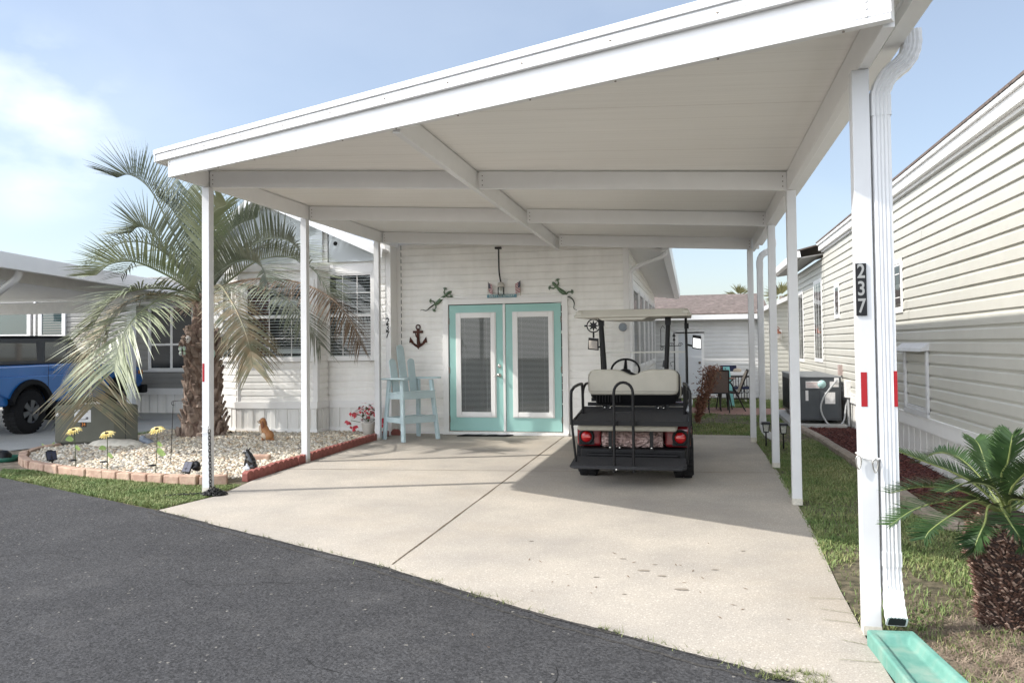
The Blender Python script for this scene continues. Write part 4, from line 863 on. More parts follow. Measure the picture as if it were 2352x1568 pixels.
# mulch edging: cast curb in segments
EP=cat([(1.66,13.62,0),(1.76,12.0,0),(1.81,10.4,0),(1.84,9.0,0),(1.83,7.6,0),(1.86,6.9,0),(2.0,6.57,0),(2.46,6.42,0)],61)
for k in range(0,60,5):
    seg=EP[k:k+6]; t=seg[1]-seg[0]; fr=[]
    for i,p in enumerate(seg):
        d=(seg[min(i+1,len(seg)-1)]-seg[max(i-1,0)]).normalized(); fr.append((Vector((d.y,-d.x,0)),Vector((0,0,1))))
    seg=[seg[0].lerp(seg[1],.06)]+seg[1:-1]+[seg[-1].lerp(seg[-2],.06)]
    m=MB(); jt_=random.uniform(-.006,.006); m.sect([p+Vector((0,0,jt_)) for p in seg],[(-.06,-.01),(.05,-.01),(.05,.055),(.03,.075),(-.045,.075),(-.06,.055)],fr)
    n_=k//5; lab=['curb block nearest the air conditioner pad','second curb block from the air conditioner','third curb block from the air conditioner','fourth curb block from the air conditioner','curb block halfway along the mulch edging','sixth curb block of the mulch edging counted from the air conditioner','seventh curb block of the mulch edging counted from the air conditioner','eighth curb block of the mulch edging counted from the air conditioner','curb block just before the mulch edging bends','curb block at the bend of the mulch edging','last but one curb block behind the sago palm','last curb block of the mulch edging against the cream house'][n_]
    tag(part('curb_block',m,M('weathered curb',(.26,.21,.17),.9,0,8,col2=(.36,.31,.25),bump=.5,bscale=50)),'worn grey brown '+lab,'edging block','curb blocks along the mulch bed')


# ================================================================ BACK SHED
sh=thing('back_shed','low white sided outbuilding with a brown shingle roof behind the patio','outbuilding',(.4,21.3,0))
SY=21.3
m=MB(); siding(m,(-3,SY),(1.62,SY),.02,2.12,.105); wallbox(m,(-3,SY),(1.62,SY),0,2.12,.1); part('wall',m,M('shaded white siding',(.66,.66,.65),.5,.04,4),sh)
m=MB(); m.box(-3,1.62,SY-.38,SY-.26,2.05,2.17); m.box(-3,1.62,SY-.26,SY,2.05,2.07); part('gutter',m,ALU,sh)
m=MB(); m.prism([(-3,SY-.36,2.175),(1.9,SY-.36,2.175),(1.9,SY+2.6,2.84),(-3,SY+2.6,2.84)],(0,0,.03))
rf=part('roof',m,M('brown shingle roof',(.12,.095,.082),.9,0,14,col2=(.19,.155,.135),bump=.3),sh)
m=MB(); u0=Vector((-3,SY-.36,2.207)); du=Vector((0,2.96,.665)).normalized(); nr=Vector((0,-.665,2.96)).normalized()
for r_ in range(20):
    x=-3+random.uniform(0,.3)
    while x<1.85:
        l=random.uniform(.16,.42); l=min(l,1.88-x)
        if random.random()<.55: a=u0+du*(r_*.15)+Vector((x+3,0,0)); m.add([a,a+Vector((l,0,0)),a+Vector((l,0,0))+du*.145+nr*.004,a+du*.145+nr*.004],[(0,1,2,3)])
        x+=l
part('shingle',m,M('pale shingle tabs',(.17,.135,.12),.9,.35,7),rf)
m=MB(); c=at(1632,703,SY+1.2); m.box(c.x-.13,c.x+.12,SY+1.1,SY+1.4,c.z-.09,c.z+.07); part('roof_vent',m,M('brown vent',(.22,.13,.11),.7),rf,.02)
m=MB(); c=at(1661,692,SY+2.0); m.cyl((c.x,SY+2,c.z-.25),(c.x,SY+2,c.z+.06),.045,10); part('vent_pipe',m,DARK,rf)
m=MB(); m.box(-.50,.24,SY-.03,SY,0,1.74); m.box(-.50,.24,SY-.03,SY,1.7,1.76); part('door_frame',m,TRIM,sh)
m=MB(); m.box(-.42,.17,SY-.045,SY-.03,.05,1.68); dd=part('door',m,M('pale grey door',(.62,.64,.66),.45),sh)
m=MB(); m.ell((.12,SY-.08,.93),(.035,.035,.035),10,8); part('handle',m,SCREW,dd)
# palms on the skyline
def bgpalm(c,sc,label,n=18,tr=3.2):
    t=thing('distant_palm',label,'palm tree',(c.x,c.y,0)); m=MB(); m.tube([(c.x,c.y,0),(c.x+.05,c.y,c.z)],[.13,.10],8); part('trunk',m,M('grey palm trunk',(.20,.17,.14),.9,.2,10),t)
    m=MB(); 
    for k in range(n):
        a=random.uniform(-.8,3.6); l=sc*random.uniform(.6,1); d=Vector((math.cos(a),random.uniform(-.3,.3),math.sin(a)*.8))
        for j in range(16):
            b=a+random.uniform(-.5,.5); e=Vector((math.cos(b),random.uniform(-.4,.4),math.sin(b)*.8-.15*random.random()))*l*random.uniform(.5,1.1); q=Vector((-e.z,0,e.x)).normalized()*.018*sc; p=c+d*l*.35
            m.add([c+d*.1-q,c+d*.1+q,p+e*.5+q,p+e*.5-q,p+e],[(0,1,2,3),(3,2,4)])
    part('crown',m,M('wind torn palm leaf',(.16,.15,.06),.8,.5,3),t)
bgpalm(Vector((1.78,33,3.35)),.60,'ragged palm crown rising behind the brown shingle roof')
bgpalm(Vector((2.78,27,2.95)),.55,'brown palm crown between the cream wing and the carport posts')

# ================================================================ LEFT NEIGHBOUR
lh=thing('grey_house','grey sided house with a flat white carport on the far left','house',(-14,17,0))
m=MB(); siding(m,(-24,18.5),(-12.6,18.5),.0,3.4,.14); wallbox(m,(-24,18.5),(-12.6,18.5),0,3.4,.1); part('wall',m,GREYS,lh)
def lw(x0,y0,x1,y1,**k):
    a=at(x0,y1,18.48); b=at(x1,y0,18.48); return window(lh,(a.x,18.485),(b.x,18.485),a.z,b.z,.09,.05,**k)
lw(-60,716,66,772,back=M('teal window shade',(.13,.26,.25),.35)); lw(96,716,146,772,back=MATS['teal window shade'],blinds=.07)
m=MB(); a=at(101,740,18.46).x; m.box(at(78,740,18.46).x,at(82,740,18.46).x,18.44,18.48,.0,3.2); part('downspout',m,TRIM,lh)
# enclosed porch
PY=15.6
pa_,pb_=at(309,800,PY).x,-9.9
m=MB(); siding(m,(pa_,PY),(pb_,PY),.55,.95,.13); wallbox(m,(pa_,PY),(pb_,PY),.0,.95,.1); siding(m,(pa_,PY),(at(345,800,PY).x,PY),.95,2.45,.13); part('porch_wall',m,GREYS,lh)
m=MB(); skirting(m,(pa_-3,PY),(pb_,PY),.0,.42,.22); part('skirting',m,SKIRT,lh)
m=MB(); m.box(pa_-3,pb_,PY-.05,PY,.42,.56); m.box(pa_,pb_,PY-.05,PY,.93,.97); m.box(pa_-.4,pb_,PY-.30,PY+.1,2.44,2.62); part('trim_board',m,TRIM,lh)
window(lh,(at(347,800,PY).x,PY),(pb_-.1,PY),.99,2.40,.04,.05,vb=(.26,.52,.78),rail=1.55,muntw=.06,glass=GLASSD,back=M('dim porch',(.03,.03,.03),.6))
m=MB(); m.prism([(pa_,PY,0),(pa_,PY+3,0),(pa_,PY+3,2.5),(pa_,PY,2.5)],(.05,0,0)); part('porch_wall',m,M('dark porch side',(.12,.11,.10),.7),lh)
# its carport roof
def zc(y,b=2.97): return b-.045*(y-10.1)
m=MB(); RX=-10.55
m.prism([(RX,6.5,zc(6.5)-.05),(RX,17,zc(17)-.05),(RX-9,17,zc(17)+.1),(RX-9,6.5,zc(6.5)+.1)],(0,0,.06)); part('carport_roof',m,M('grey white soffit',(.72,.71,.68),.5,.04),lh)
m=MB(); m.prism([(RX,6.5,zc(6.5)-.24),(RX,17,zc(17)-.20),(RX,17,zc(17)+.03),(RX,6.5,zc(6.5)+.03)],(.08,0,0)); part('carport_fascia',m,ALU,lh,.01)
m=MB(); m.prism([(RX-.5,6.5,zc(6.5)-.34),(RX-.5,17,zc(17)-.34),(RX-.5,17,zc(17)-.06),(RX-.5,6.5,zc(6.5)-.06)],(-.06,0,0)); m.box(RX-9,RX-.55,16.2,16.28,2.35,2.62); part('carport_beam',m,MATS['grey white soffit'],lh)
x=at(301,800,13.6).x; m=MB(); m.box(x-.06,x+.06,13.55,13.67,0,2.6); part('carport_post',m,ALU,lh)
m=MB(); p0=at(43,612,10.6); P=cat([p0+Vector((0,0,.0)),p0+Vector((0,0,-.13)),p0+Vector((-.12,0,-.25)),p0+Vector((-.5,.1,-.40)),p0+Vector((-.9,.1,-.62))],14); m.tube(P,.06,10); part('downspout',m,ALU,lh)
# ================================================================ PALMS
def frond(mb,C,nl,ll,wd,vang,droop,fwd=.55,start=.12,up0=None,jit=.12):
    """pinnate leaf: C = rachis points; leaflets left and right in a V"""
    n=nl; T=cat(C,n+1)
    for i in range(int(n*start),n+1):
        p=T[i]; d=(T[min(i+1,n)]-T[max(i-1,0)]).normalized(); t=i/n
        u=Vector(up0) if up0 else Vector((0,0,1)); s=d.cross(u)
        if s.length<.2: s=d.cross(Vector((0,1,0)))
        s.normalize(); nm=s.cross(d).normalized()
        env=(.35+.65*math.sin(min(1,(t-start)/(.45-start) if t<.45 else 1)*math.pi/2))*(1-.45*max(0,(t-.6)/.4)**1.5)
        for sd in (-1,1):
            L_=ll*env*random.uniform(1-jit,1+jit); ff=fwd+.9*max(0,t-.7)+random.uniform(-.08,.08); va=vang+random.uniform(-.12,.12)
            dr=(s*sd*math.cos(va)+nm*math.sin(va))*1.0+d*ff; dr.normalize()
            wv=dr.cross(nm); wv=wv.normalized() if wv.length>.01 else s
            q=p; v=[]; k=4
            for j in range(k+1):
                a=j/k; w_=wd*(.55+.45*math.sin(min(1,a*2.2)*math.pi/2))*(1-a**2.2)+.0006
                c=p+dr*L_*a-Vector((0,0,1))*droop*L_*a*a
                v+=[c-wv*w_,c+wv*w_]
            mb.add(v,[(2*j,2*j+1,2*j+3,2*j+2) for j in range(k)],True)
    return T
PC=at(466,676,10.95)     # heart of the pindo palm
pt=thing('pindo_palm','grey green feather palm with arching fronds and a shaggy booted trunk in the pebble bed','palm tree',(PC.x,PC.y,.03))
TRK=M('palm trunk fibre',(.10,.06,.045),.95,0,9,col2=(.24,.17,.13),bump=1.0,bscale=30)
BOOT=M('old leaf base',(.10,.065,.05),.85,0,7,col2=(.40,.31,.25),bump=.6,bscale=40)
m=MB(); prf=[(.37,0),(.33,.12),(.28,.35),(.245,.7),(.24,1.0),(.26,1.25),(.30,1.42),(.24,1.58),(.17,1.75),(.13,2.1),(.08,2.3)]
m.lathe((PC.x,PC.y,.02),prf,22); m.v=[(x+.03*noise.noise((x*6,y*6,z*6)),y+.03*noise.noise((x*6+9,y*6,z*6)),z) for x,y,z in m.v]; part('trunk',m,TRK,pt)
m=MB()
def rad(z): 
    for (r0,h0),(r1,h1) in zip(prf,prf[1:]):
        if h0<=z<=h1: return r0+(r1-r0)*(z-h0)/(h1-h0)
    return .1
z=.02;k=0
while z<1.62:
    nn_=11
    for j in range(nn_):
        if random.random()<.07: continue
        a=2*math.pi*(j+.5*(k%2)+random.uniform(-.2,.2))/nn_; r=rad(z); o_=Vector((math.cos(a),math.sin(a),0)); tv=Vector((-o_.y,o_.x,0)); up_=Vector((0,0,1))
        l=random.uniform(.09,.22); lean=random.uniform(.05,.7); ww=random.uniform(.035,.08); c=Vector((PC.x,PC.y,z+.02+random.uniform(-.035,.035)))+o_*(r-.025); d=(up_+o_*lean+tv*random.uniform(-.4,.4)).normalized(); no=d.cross(tv).normalized(); no=no if no.dot(o_)>0 else -no
        w2=ww*random.uniform(.35,.8)
        v=[c-tv*ww,c+tv*ww,c+tv*ww*.2+no*.045,c-tv*ww*.2+no*.045, c+d*l-tv*w2,c+d*l+tv*w2,c+d*l+tv*w2*.3+no*.032,c+d*l-tv*w2*.3+no*.032]
        m.add(v,[(0,1,5,4),(1,2,6,5),(2,3,7,6),(3,0,4,7),(4,5,6,7),(3,2,1,0)])
    z+=.088; k+=1
part('leaf_bases',m,BOOT,pt)
PG=M('palm frond green',(.115,.135,.09),.40,0,2.2,col2=(.28,.30,.22),spec=.5)
PG2=M('palm frond sunny green',(.17,.20,.10),.42,0,2.2,col2=(.32,.34,.22),spec=.55)
PD=M('palm frond dying',(.17,.185,.12),.5,0,7,col2=(.31,.24,.15),spec=.4)
PB=M('palm frond dry brown',(.16,.105,.065),.7,0,4,col2=(.27,.20,.14))
RACH=M('palm rachis',(.26,.25,.12),.5,.2,4)
PC0=(PC.x,PC.y,PC.z-.12)
def pf(px,mat,nl=64,ll=.60,vang=.55,droop=.22,wd=.0125,r0=.022,start=.14,fwd=.62,lab=None,heart=True):
    nl=int(nl*1.25); ll=ll*1.2; droop*=.6
    C=[Vector(PC0)]+[at(x,y,Y) for x,y,Y in px]
    m=MB(); T=frond(m,C,nl,ll,wd,vang,droop,fwd,start); m.tube(T,[r0*(1-.85*i/len(T)) for i in range(len(T))],5); return part('frond',m,mat,pt,label=lab)
# fronds read off the photograph, each at its own distance
pf([(440,620,10.8),(390,520,10.5),(345,435,10.3),(300,402,10.2),(268,408,10.1)],PG,66,.66,.9,.10)
pf([(430,640,10.6),(385,580,10.1),(345,532,9.8),(318,521,9.7),(300,535,9.6)],PG,62,.60,.75,.12)
pf([(430,660,10.4),(370,625,10.0),(305,600,9.6),(255,606,9.4),(220,632,9.3)],PG2,64,.60,.75,.12)
pf([(415,668,10.3),(350,662,9.7),(290,672,9.3),(245,700,9.1),(212,750,9.0)],PG2,60,.74,.35,.35)
pf([(410,672,10.2),(360,690,9.6),(305,735,9.1),(275,790,8.9),(262,850,8.8)],PG2,62,.78,.25,.45)
pf([(400,680,10.4),(330,678,9.9),(270,710,9.6),(228,775,9.4),(208,850,9.3),(214,930,9.2)],PD,76,.84,.15,.30,lab='orange brown drooping frond at the left')
pf([(390,684,10.6),(310,690,10.2),(250,730,9.9),(205,800,9.7),(180,870,9.6)],PD,60,.80,.2,.35)
pf([(455,600,10.9),(425,530,10.7),(395,480,10.6),(360,450,10.5)],PG,56,.55,.7,.15)
pf([(462,590,11.2),(462,520,11.4),(450,470,11.6),(430,440,11.8)],PG,56,.55,.7,.12)
pf([(480,620,11.1),(505,565,11.1),(540,520,11.0),(590,500,11.0)],PG,60,.55,.8,.12)
pf([(490,640,10.7),(530,608,10.4),(568,597,10.2),(600,612,10.1),(615,650,10.0)],PG,60,.58,.75,.18)
pf([(500,640,11.0),(560,575,10.8),(620,548,10.7),(665,555,10.6),(700,590,10.5)],PG,64,.60,.75,.15)
pf([(520,655,10.7),(600,640,10.3),(690,650,10.1),(760,685,9.95),(805,735,9.9),(828,790,9.9)],PB,74,.52,-.15,.30,.0095,lab='brown drooping frond reaching under the carport')
pf([(510,660,10.6),(580,655,10.2),(650,680,10.0),(700,730,9.9),(735,790,9.9)],PG,62,.55,.1,.5)
pf([(500,655,10.3),(530,690,9.6),(555,740,9.4),(572,790,9.3),(580,840,9.3)],PD,66,.46,.05,.6,lab='yellowing frond hanging straight down beside the post')
pf([(520,650,11.2),(590,600,11.3),(660,590,11.3),(720,620,11.2),(760,680,11.1)],PG2,62,.56,.6,.2)
pf([(470,610,10.2),(475,540,9.8),(490,490,9.4),(520,470,9.2)],PG2,56,.52,.7,.15)
pf([(440,655,11.4),(380,620,11.8),(320,610,12.1),(270,630,12.3)],PG,54,.55,.6,.2)
for a in (-2.3,.6,1.4,2.2,2.9):
    d=Vector((math.cos(a),math.sin(a),0)); b=Vector(PC0); l=random.uniform(.9,1.15); m=MB()
    C=[b,b+d*.35*l+Vector((0,0,.5)),b+d*.8*l+Vector((0,0,.85)),b+d*1.3*l+Vector((0,0,.85)),b+d*1.75*l+Vector((0,0,.5))]
    T=frond(m,C,54,.55,.0105,.6,.2,.55,.16); m.tube(T,[.02*(1-.85*i/len(T)) for i in range(len(T))],5); part('frond',m,random.choice([PG,PG2]),pt)
# thatch of thin fibres and old hanging strings at the heart
m=MB()
for k in range(140):
    a=random.uniform(0,6.28); d=Vector((math.cos(a),math.sin(a),random.uniform(-.4,1))); p=Vector(PC0)+d*.1; e=p+d*random.uniform(.1,.45)+Vector((0,0,-random.random()*.25)); m.tube([p,(p+e)/2+Vector((0,0,.04)),e],.0035,3,False)
part('dry_fibres',m,M('dry palm fibre',(.36,.28,.2),.9,.3,20),pt)
# ornaments on the trunk
t=thing('face_ornament','pale green tree face ornament on the right of the palm trunk','garden ornament',tuple(at(484,815,10.65)))
c=at(487,812,10.66); m=MB(); m.ell(c,(.055,.03,.075),12,8); m.ell(c+Vector((0,-.03,-.005)),(.012,.016,.02),8,6); part('mask',m,M('mint glazed clay',(.42,.55,.47),.4),t)
m=MB(); m.ell(c+Vector((-.018,-.026,.02)),(.012,.01,.014),8,6); m.ell(c+Vector((.02,-.026,.02)),(.012,.01,.014),8,6); part('eye',m,DARK,t)
t=thing('birdhouse','small tan pebbled birdhouse on the upper right of the palm trunk','birdhouse',tuple(at(514,776,10.75)))
c=at(516,778,10.72); m=MB(); m.lathe(c-Vector((0,0,.085)),[(.001,0),(.05,.01),(.06,.08),(.05,.12)],12); part('body',m,M('pebbled tan clay',(.48,.38,.26),.9,.4,60),t); m=MB(); m.lathe(c+Vector((0,0,.03)),[(.08,0),(.05,.05),(.001,.09)],12); part('roof',m,M('pebbled dark clay',(.45,.42,.36),.9,.6,70),t)
m=MB(); m.cyl(c+Vector((0,-.05,-.01)),c+Vector((0,-.064,-.01)),.014,10); part('hole',m,DARK,t)
t=thing('butterfly_ornament','lilac and green butterfly shaped ornament on the left of the palm trunk','garden ornament',tuple(at(418,815,10.6)))
c=at(419,806,10.62); m=MB()
for sx,sz,r in ((-1,1,.045),(1,1,.04),(-1,-1,.035),(1,-1,.03)): m.ell(c+Vector((sx*.032,0,sz*.038)),(r*.9,.006,r),10,6)
part('wing',m,M('lilac paint',(.45,.38,.50),.5,0,40,col2=(.35,.55,.35)),t); m=MB(); m.ell(c+Vector((0,-.008,0)),(.008,.01,.05),8,6); part('body',m,DARK,t)
t=thing('sugar_skull_ornament','small white spotted skull ornament near the top of the palm trunk','garden ornament',tuple(at(433,775,10.6)))
c=at(432,778,10.60); m=MB(); m.ell(c,(.045,.035,.05),12,8); m.ell(c+Vector((0,-.01,-.045)),(.028,.025,.02),10,6); part('skull',m,M('white speckled ceramic',(.7,.66,.62),.4,.35,90),t)
m=MB(); m.ell(c+Vector((-.017,-.030,.0)),(.011,.01,.012),8,6); m.ell(c+Vector((.017,-.03,.0)),(.011,.01,.012),8,6); part('eye',m,DARK,t)

# sago palm
SC=Vector((1.555,4.50,.56))
st=thing('sago_palm','sago palm with dark stiff fronds on a squat spiky trunk at the right edge','cycad',(SC.x,SC.y,0))
m=MB(); prf=[(.150,-.02),(.148,.10),(.155,.22),(.195,.36),(.185,.46),(.11,.55),(.03,.58)]
m.lathe((SC.x,SC.y,0),prf,24); part('trunk',m,M('sago trunk dark',(.035,.022,.018),.95,.4,30),st)
m=MB(); m2=MB()
for k in range(3600):
    z=random.uniform(.0,.52); a=random.uniform(0,6.28)
    r=rad(z) if False else np.interp(z,[p[1] for p in prf],[p[0] for p in prf]); o_=Vector((math.cos(a),math.sin(a),0)); d=(o_*.8+Vector((0,0,random.uniform(.15,.9)))+Vector((random.gauss(0,.25),random.gauss(0,.25),0))).normalized(); l=random.uniform(.025,.060)
    c=Vector((SC.x,SC.y,z))+o_*(r-.012); tv=d.cross(Vector((0,0,1))).normalized(); q=d.cross(tv).normalized(); ww=random.uniform(.0035,.0075)
    v=[c-tv*ww,c+q*ww*.6,c+tv*ww,c-q*ww*.6,c+d*l*.75-tv*ww*1.2,c+d*l*.75+q*ww*.7,c+d*l*.75+tv*ww*1.2,c+d*l*.75-q*ww*.7,c+d*l]
    (m if random.random()<.72 else m2).add(v,[(0,1,5,4),(1,2,6,5),(2,3,7,6),(3,0,4,7),(4,5,8),(5,6,8),(6,7,8),(7,4,8)])
part('leaf_bases',m,M('sago boots',(.05,.025,.018),.7,0,40,col2=(.20,.115,.085)),st); part('leaf_scars',m2,M('sago pale boots',(.42,.30,.24),.7,.3,50),st)
SG=M('sago leaf',(.014,.036,.013),.42,0,5,col2=(.050,.095,.030),spec=.3)
SR=M('sago rachis',(.20,.24,.08),.45)
def sf(px,nl=84,ll=.112,vang=.42):
    C=[SC+Vector((0,0,-.03))]+[at(x,y,Y) for x,y,Y in px]; m=MB()
    T=frond(m,C,nl,ll,.0040,vang,.05,.62,.18); f_=part('frond',m,SG,st); m=MB(); m.tube(T,[.0075*(1-.75*i/len(T)) for i in range(len(T))],6); part('midrib',m,SR,f_)
SF=[[(2250,1120,4.5),(2190,1085,4.55),(2130,1062,4.6),(2060,1035,4.65)],
[(2240,1140,4.3),(2180,1120,4.2),(2110,1118,4.15),(2045,1132,4.1)],
[(2240,1150,4.2),(2170,1150,4.05),(2100,1170,3.95),(2045,1205,3.9)],
[(2250,1150,4.1),(2190,1180,3.9),(2140,1215,3.8),(2125,1235,3.78)],
[(2275,1160,4.1),(2262,1200,3.85),(2245,1240,3.8),(2238,1265,3.8)],
[(2255,1100,4.7),(2200,1050,4.9),(2150,1040,5.0),(2110,1062,5.1)],
[(2275,1100,4.6),(2262,1060,4.65),(2250,1025,4.7),(2240,1010,4.75)],
[(2292,1090,4.5),(2296,1050,4.5),(2305,1015,4.5),(2312,995,4.5)],
[(2300,1100,4.4),(2315,1060,4.35),(2322,1020,4.3),(2326,998,4.3)],
[(2320,1130,4.4),(2350,1090,4.3),(2390,1060,4.2),(2430,1050,4.2)],
[(2320,1150,4.2),(2360,1150,4.0),(2400,1170,3.9),(2440,1200,3.9)],
[(2300,1165,4.1),(2320,1200,3.9),(2345,1240,3.85),(2352,1262,3.85)],
[(2310,1120,4.7),(2345,1080,4.9),(2400,1070,5.1),(2450,1100,5.2)],
[(2265,1130,4.9),(2230,1100,5.2),(2190,1100,5.4),(2150,1130,5.5)],
[(2330,1160,4.5),(2400,1150,4.6),(2470,1180,4.6),(2520,1240,4.6)],
[(2290,1130,4.2),(2255,1110,3.95),(2215,1110,3.8),(2170,1130,3.7)]]
for q in SF: sf(q)
for a in (.5,1.3,-.6):
    d=Vector((math.cos(a),math.sin(a),0)); C=[SC,SC+d*.2+Vector((0,0,.18)),SC+d*.45+Vector((0,0,.25)),SC+d*.72+Vector((0,0,.15))]; m=MB(); T=frond(m,C,44,.12,.0042,.35,.1,.75,.2); f_=part('frond',m,SG,st); m=MB(); m.tube(T,.005,6); part('midrib',m,SR,f_)

# ================================================================ GOLF CART
gc=thing('golf_cart','red golf cart with beige seats and a black rear cargo deck parked facing the back','golf cart',(-.655,8.65,0))
CX=-.655
BEIGE=M('beige vinyl seat',(.44,.415,.35),.5,.05,6,bump=.1,bscale=200)
ROOFB=M('beige plastic roof',(.47,.445,.38),.38,.04,5)
REDP=M('dark red cart paint',(.15,.008,.012),.22,coat=.8)
DECK=M('charcoal composite',(.032,.032,.034),.85,.2,40,bump=.4,bscale=120)
def wheel(x,y,r,wd,par,name='wheel',hub=None):
    m=MB(); pr=[(r*.52,-wd/2),(r*.86,-wd/2),(r*.97,-wd*.40),(r,-wd*.25),(r,wd*.25),(r*.97,wd*.40),(r*.86,wd/2),(r*.52,wd/2)]
    m.lathe((x,y,r),pr,32,(1,0,0)); w_=part(name,m,RUB,par)
    m=MB()
    for k in range(30):
        a=2*math.pi*k/30; 
        for s in (-1,1):
            o_=Vector((0,math.cos(a+.05*s),math.sin(a+.05*s))); tv=Vector((0,-o_.z,o_.y)); m.obox(Vector((x+s*wd*.22,y,r))+o_*(r+.002),(wd*.19,0,0),tv*r*.06,o_*.006)
    part('tread',m,RUB,w_)
    m=MB(); m.lathe((x,y,r),[(r*.56,-wd*.47),(r*.50,-wd*.3),(r*.2,-wd*.36),(.001,-wd*.40)],20,(1,0,0)); m.lathe((x,y,r),[(r*.56,wd*.47),(r*.50,wd*.3),(r*.2,wd*.36),(.001,wd*.40)],20,(1,0,0)); part('rim',m,hub or CHROME,w_)
for sx in (-1,1):
    wheel(CX+sx*.515,8.74,.225,.215,gc); wheel(CX+sx*.515,10.42,.215,.19,gc)
# rear body
m=MB(); 
for sx in (-1,1):
    P=[(CX+sx*.585,8.40,.40),(CX+sx*.585,8.50,.40)]
    prof_=[(8.40,.36),(8.40,.56),(8.46,.60),(8.70,.64),(9.10,.64),(9.14,.36),(9.02,.36)]+[(8.74+.27*math.cos(a),.225+.27*math.sin(a)) for a in [R(28+i*15.5) for i in range(9)]]
    m.prism([(CX+sx*.595,y,z) for y,z in prof_],(-sx*.26,0,0))
m.box(CX-.34,CX+.34,8.62,9.12,.36,.60)
part('rear_body',m,REDP,gc,.03,3)
m=MB()
for sx in (-1,1):
    m.prism([(CX+sx*.60,y,z) for y,z in [(10.02,.30),(10.02,.42),(10.12,.60),(10.40,.70),(10.72,.62),(10.86,.42),(10.86,.24),(10.70,.24)]+[(10.42+.26*math.cos(a),.215+.26*math.sin(a)) for a in [R(5+i*19) for i in range(10)]]],(-sx*.40,0,0))
m.prism([(CX-.40,10.30,.35),(CX-.40,10.30,.86),(CX-.40,10.46,.88),(CX-.40,10.92,.55),(CX-.40,10.94,.25)],(.80,0,0))
part('front_cowl',m,REDP,gc,.03,3)
m=MB(); m.box(CX-.57,CX+.57,9.08,10.32,.25,.31); m.box(CX-.60,CX-.56,9.1,10.1,.23,.33); m.box(CX+.56,CX+.60,9.1,10.1,.23,.33); part('floor',m,DECK,gc,.01)
m=MB(); m.box(CX-.50,CX+.50,9.0,9.45,.31,.62); part('seat_box',m,BLACK,gc,.02)
m=MB(); m.box(CX-.55,CX+.55,8.34,8.62,.235,.345); m.box(CX-.48,CX+.48,8.30,8.36,.26,.30); part('bumper',m,M('black plastic bumper',(.009,.009,.010),.55,spec=.25),gc,.025,3)
for sx in (-1,1):
    c=Vector((CX+sx*.492,8.385,.462)); m=MB(); m.lathe(c,[(.085,-.01),(.080,.012),(.060,.014),(.060,-.01)],28,(0,-1,0)); 
    m.prism([(c.x-.085,8.392,.375),(c.x+.085,8.392,.375),(c.x+.075,8.392,.46),(c.x-.075,8.392,.46)],(0,.02,0)); bz=part('light_bezel',m,MATS['black plastic bumper'],gc)
    m=MB(); m.lathe(c,[(.001,.026),(.035,.023),(.056,.012),(.058,0)],24,(0,-1,0)); part('tail_light',m,M('red tail light lens',(.38,.008,.010),.15,coat=.5),gc)
    m=MB(); m.box(c.x-.045,c.x+.045,8.356,8.366,.457,.467); part('light_strip',m,M('pale red lens',(.7,.15,.13),.2),bz)
# crumpled tarp stuffed behind the bumper
m=MB(); nx,ny=44,12; v=[]
for j in range(ny+1):
    for i in range(nx+1):
        a=i/nx; b=j/ny; x=CX-.33+.64*a; z=.35+.16*b; 
        y=8.46-.06*math.sin(math.pi*b)-.035*abs(noise.noise((a*11,b*4,1)))*2-.02*noise.noise((a*26,b*9,4))-.015*math.sin(a*6.28*3)
        v.append((x,y,z))
m.add(v,[(j*(nx+1)+i,j*(nx+1)+i+1,(j+1)*(nx+1)+i+1,(j+1)*(nx+1)+i) for j in range(ny) for i in range(nx)],False)
m.box(CX-.33,CX+.31,8.47,8.60,.35,.50)
t_=tag(part('folded_tarp',m,M('dusty pink tarp',(.30,.20,.18),.75,0,14,col2=(.50,.38,.35))),'crumpled dusty pink tarp stuffed above the rear bumper of the golf cart','tarp')
t_.parent=None
# cushion under the deck, deck, footplate
m=MB(); m.box(CX-.56,CX+.47,8.16,8.62,.545,.615); part('rear_cushion',m,BEIGE,gc,.035,4)
m=MB(); m.prism([(CX-.575,8.06,.622),(CX-.575,8.86,.700),(CX-.575,8.86,.730),(CX-.575,8.06,.660)],(1.15,0,0)); part('cargo_deck',m,DECK,gc,.006)
m=MB(); m.box(CX-.585,CX+.585,8.045,8.06,.615,.665); m.prism([(CX-.59,8.05,.61),(CX-.59,8.88,.69),(CX-.59,8.88,.74),(CX-.59,8.05,.668)],(.015,0,0)); m.prism([(CX+.575,8.05,.61),(CX+.575,8.88,.69),(CX+.575,8.88,.74),(CX+.575,8.05,.668)],(.015,0,0)); m.box(CX-.585,CX+.585,8.862,8.882,.69,.745)
part('deck_frame',m,BLACK,gc)
m=MB(); m.prism([(CX-.60,8.28,.245),(CX-.60,7.99,.205),(CX-.57,7.94,.20),(CX+.51,7.94,.20),(CX+.545,7.99,.205),(CX+.545,8.28,.245)],(0,0,.022)); m.tube([(CX-.60,8.26,.235),(CX-.60,7.98,.205),(CX-.56,7.935,.20),(CX+.50,7.935,.20),(CX+.545,7.98,.205),(CX+.545,8.26,.235)],.014,8); part('footplate',m,DECK,gc)
m=MB(); r_=.0155
def arm(sx):
    x=CX+sx*.60; return cat([(x,8.055,.62),(x,8.055,.93),(x+.015*sx*-1,8.08,.985),(x-.02*sx,8.20,1.005),(x-.05*sx,8.42,1.02),(x-.06*sx,8.47,.98),(x-.06*sx,8.50,.68)],24)
for sx in (-1,1): m.tube(arm(sx),r_,8); m.tube([(CX+sx*.595,8.06,.63),(CX+sx*.575,8.06,.40),(CX+sx*.56,8.08,.24)],.013,8)
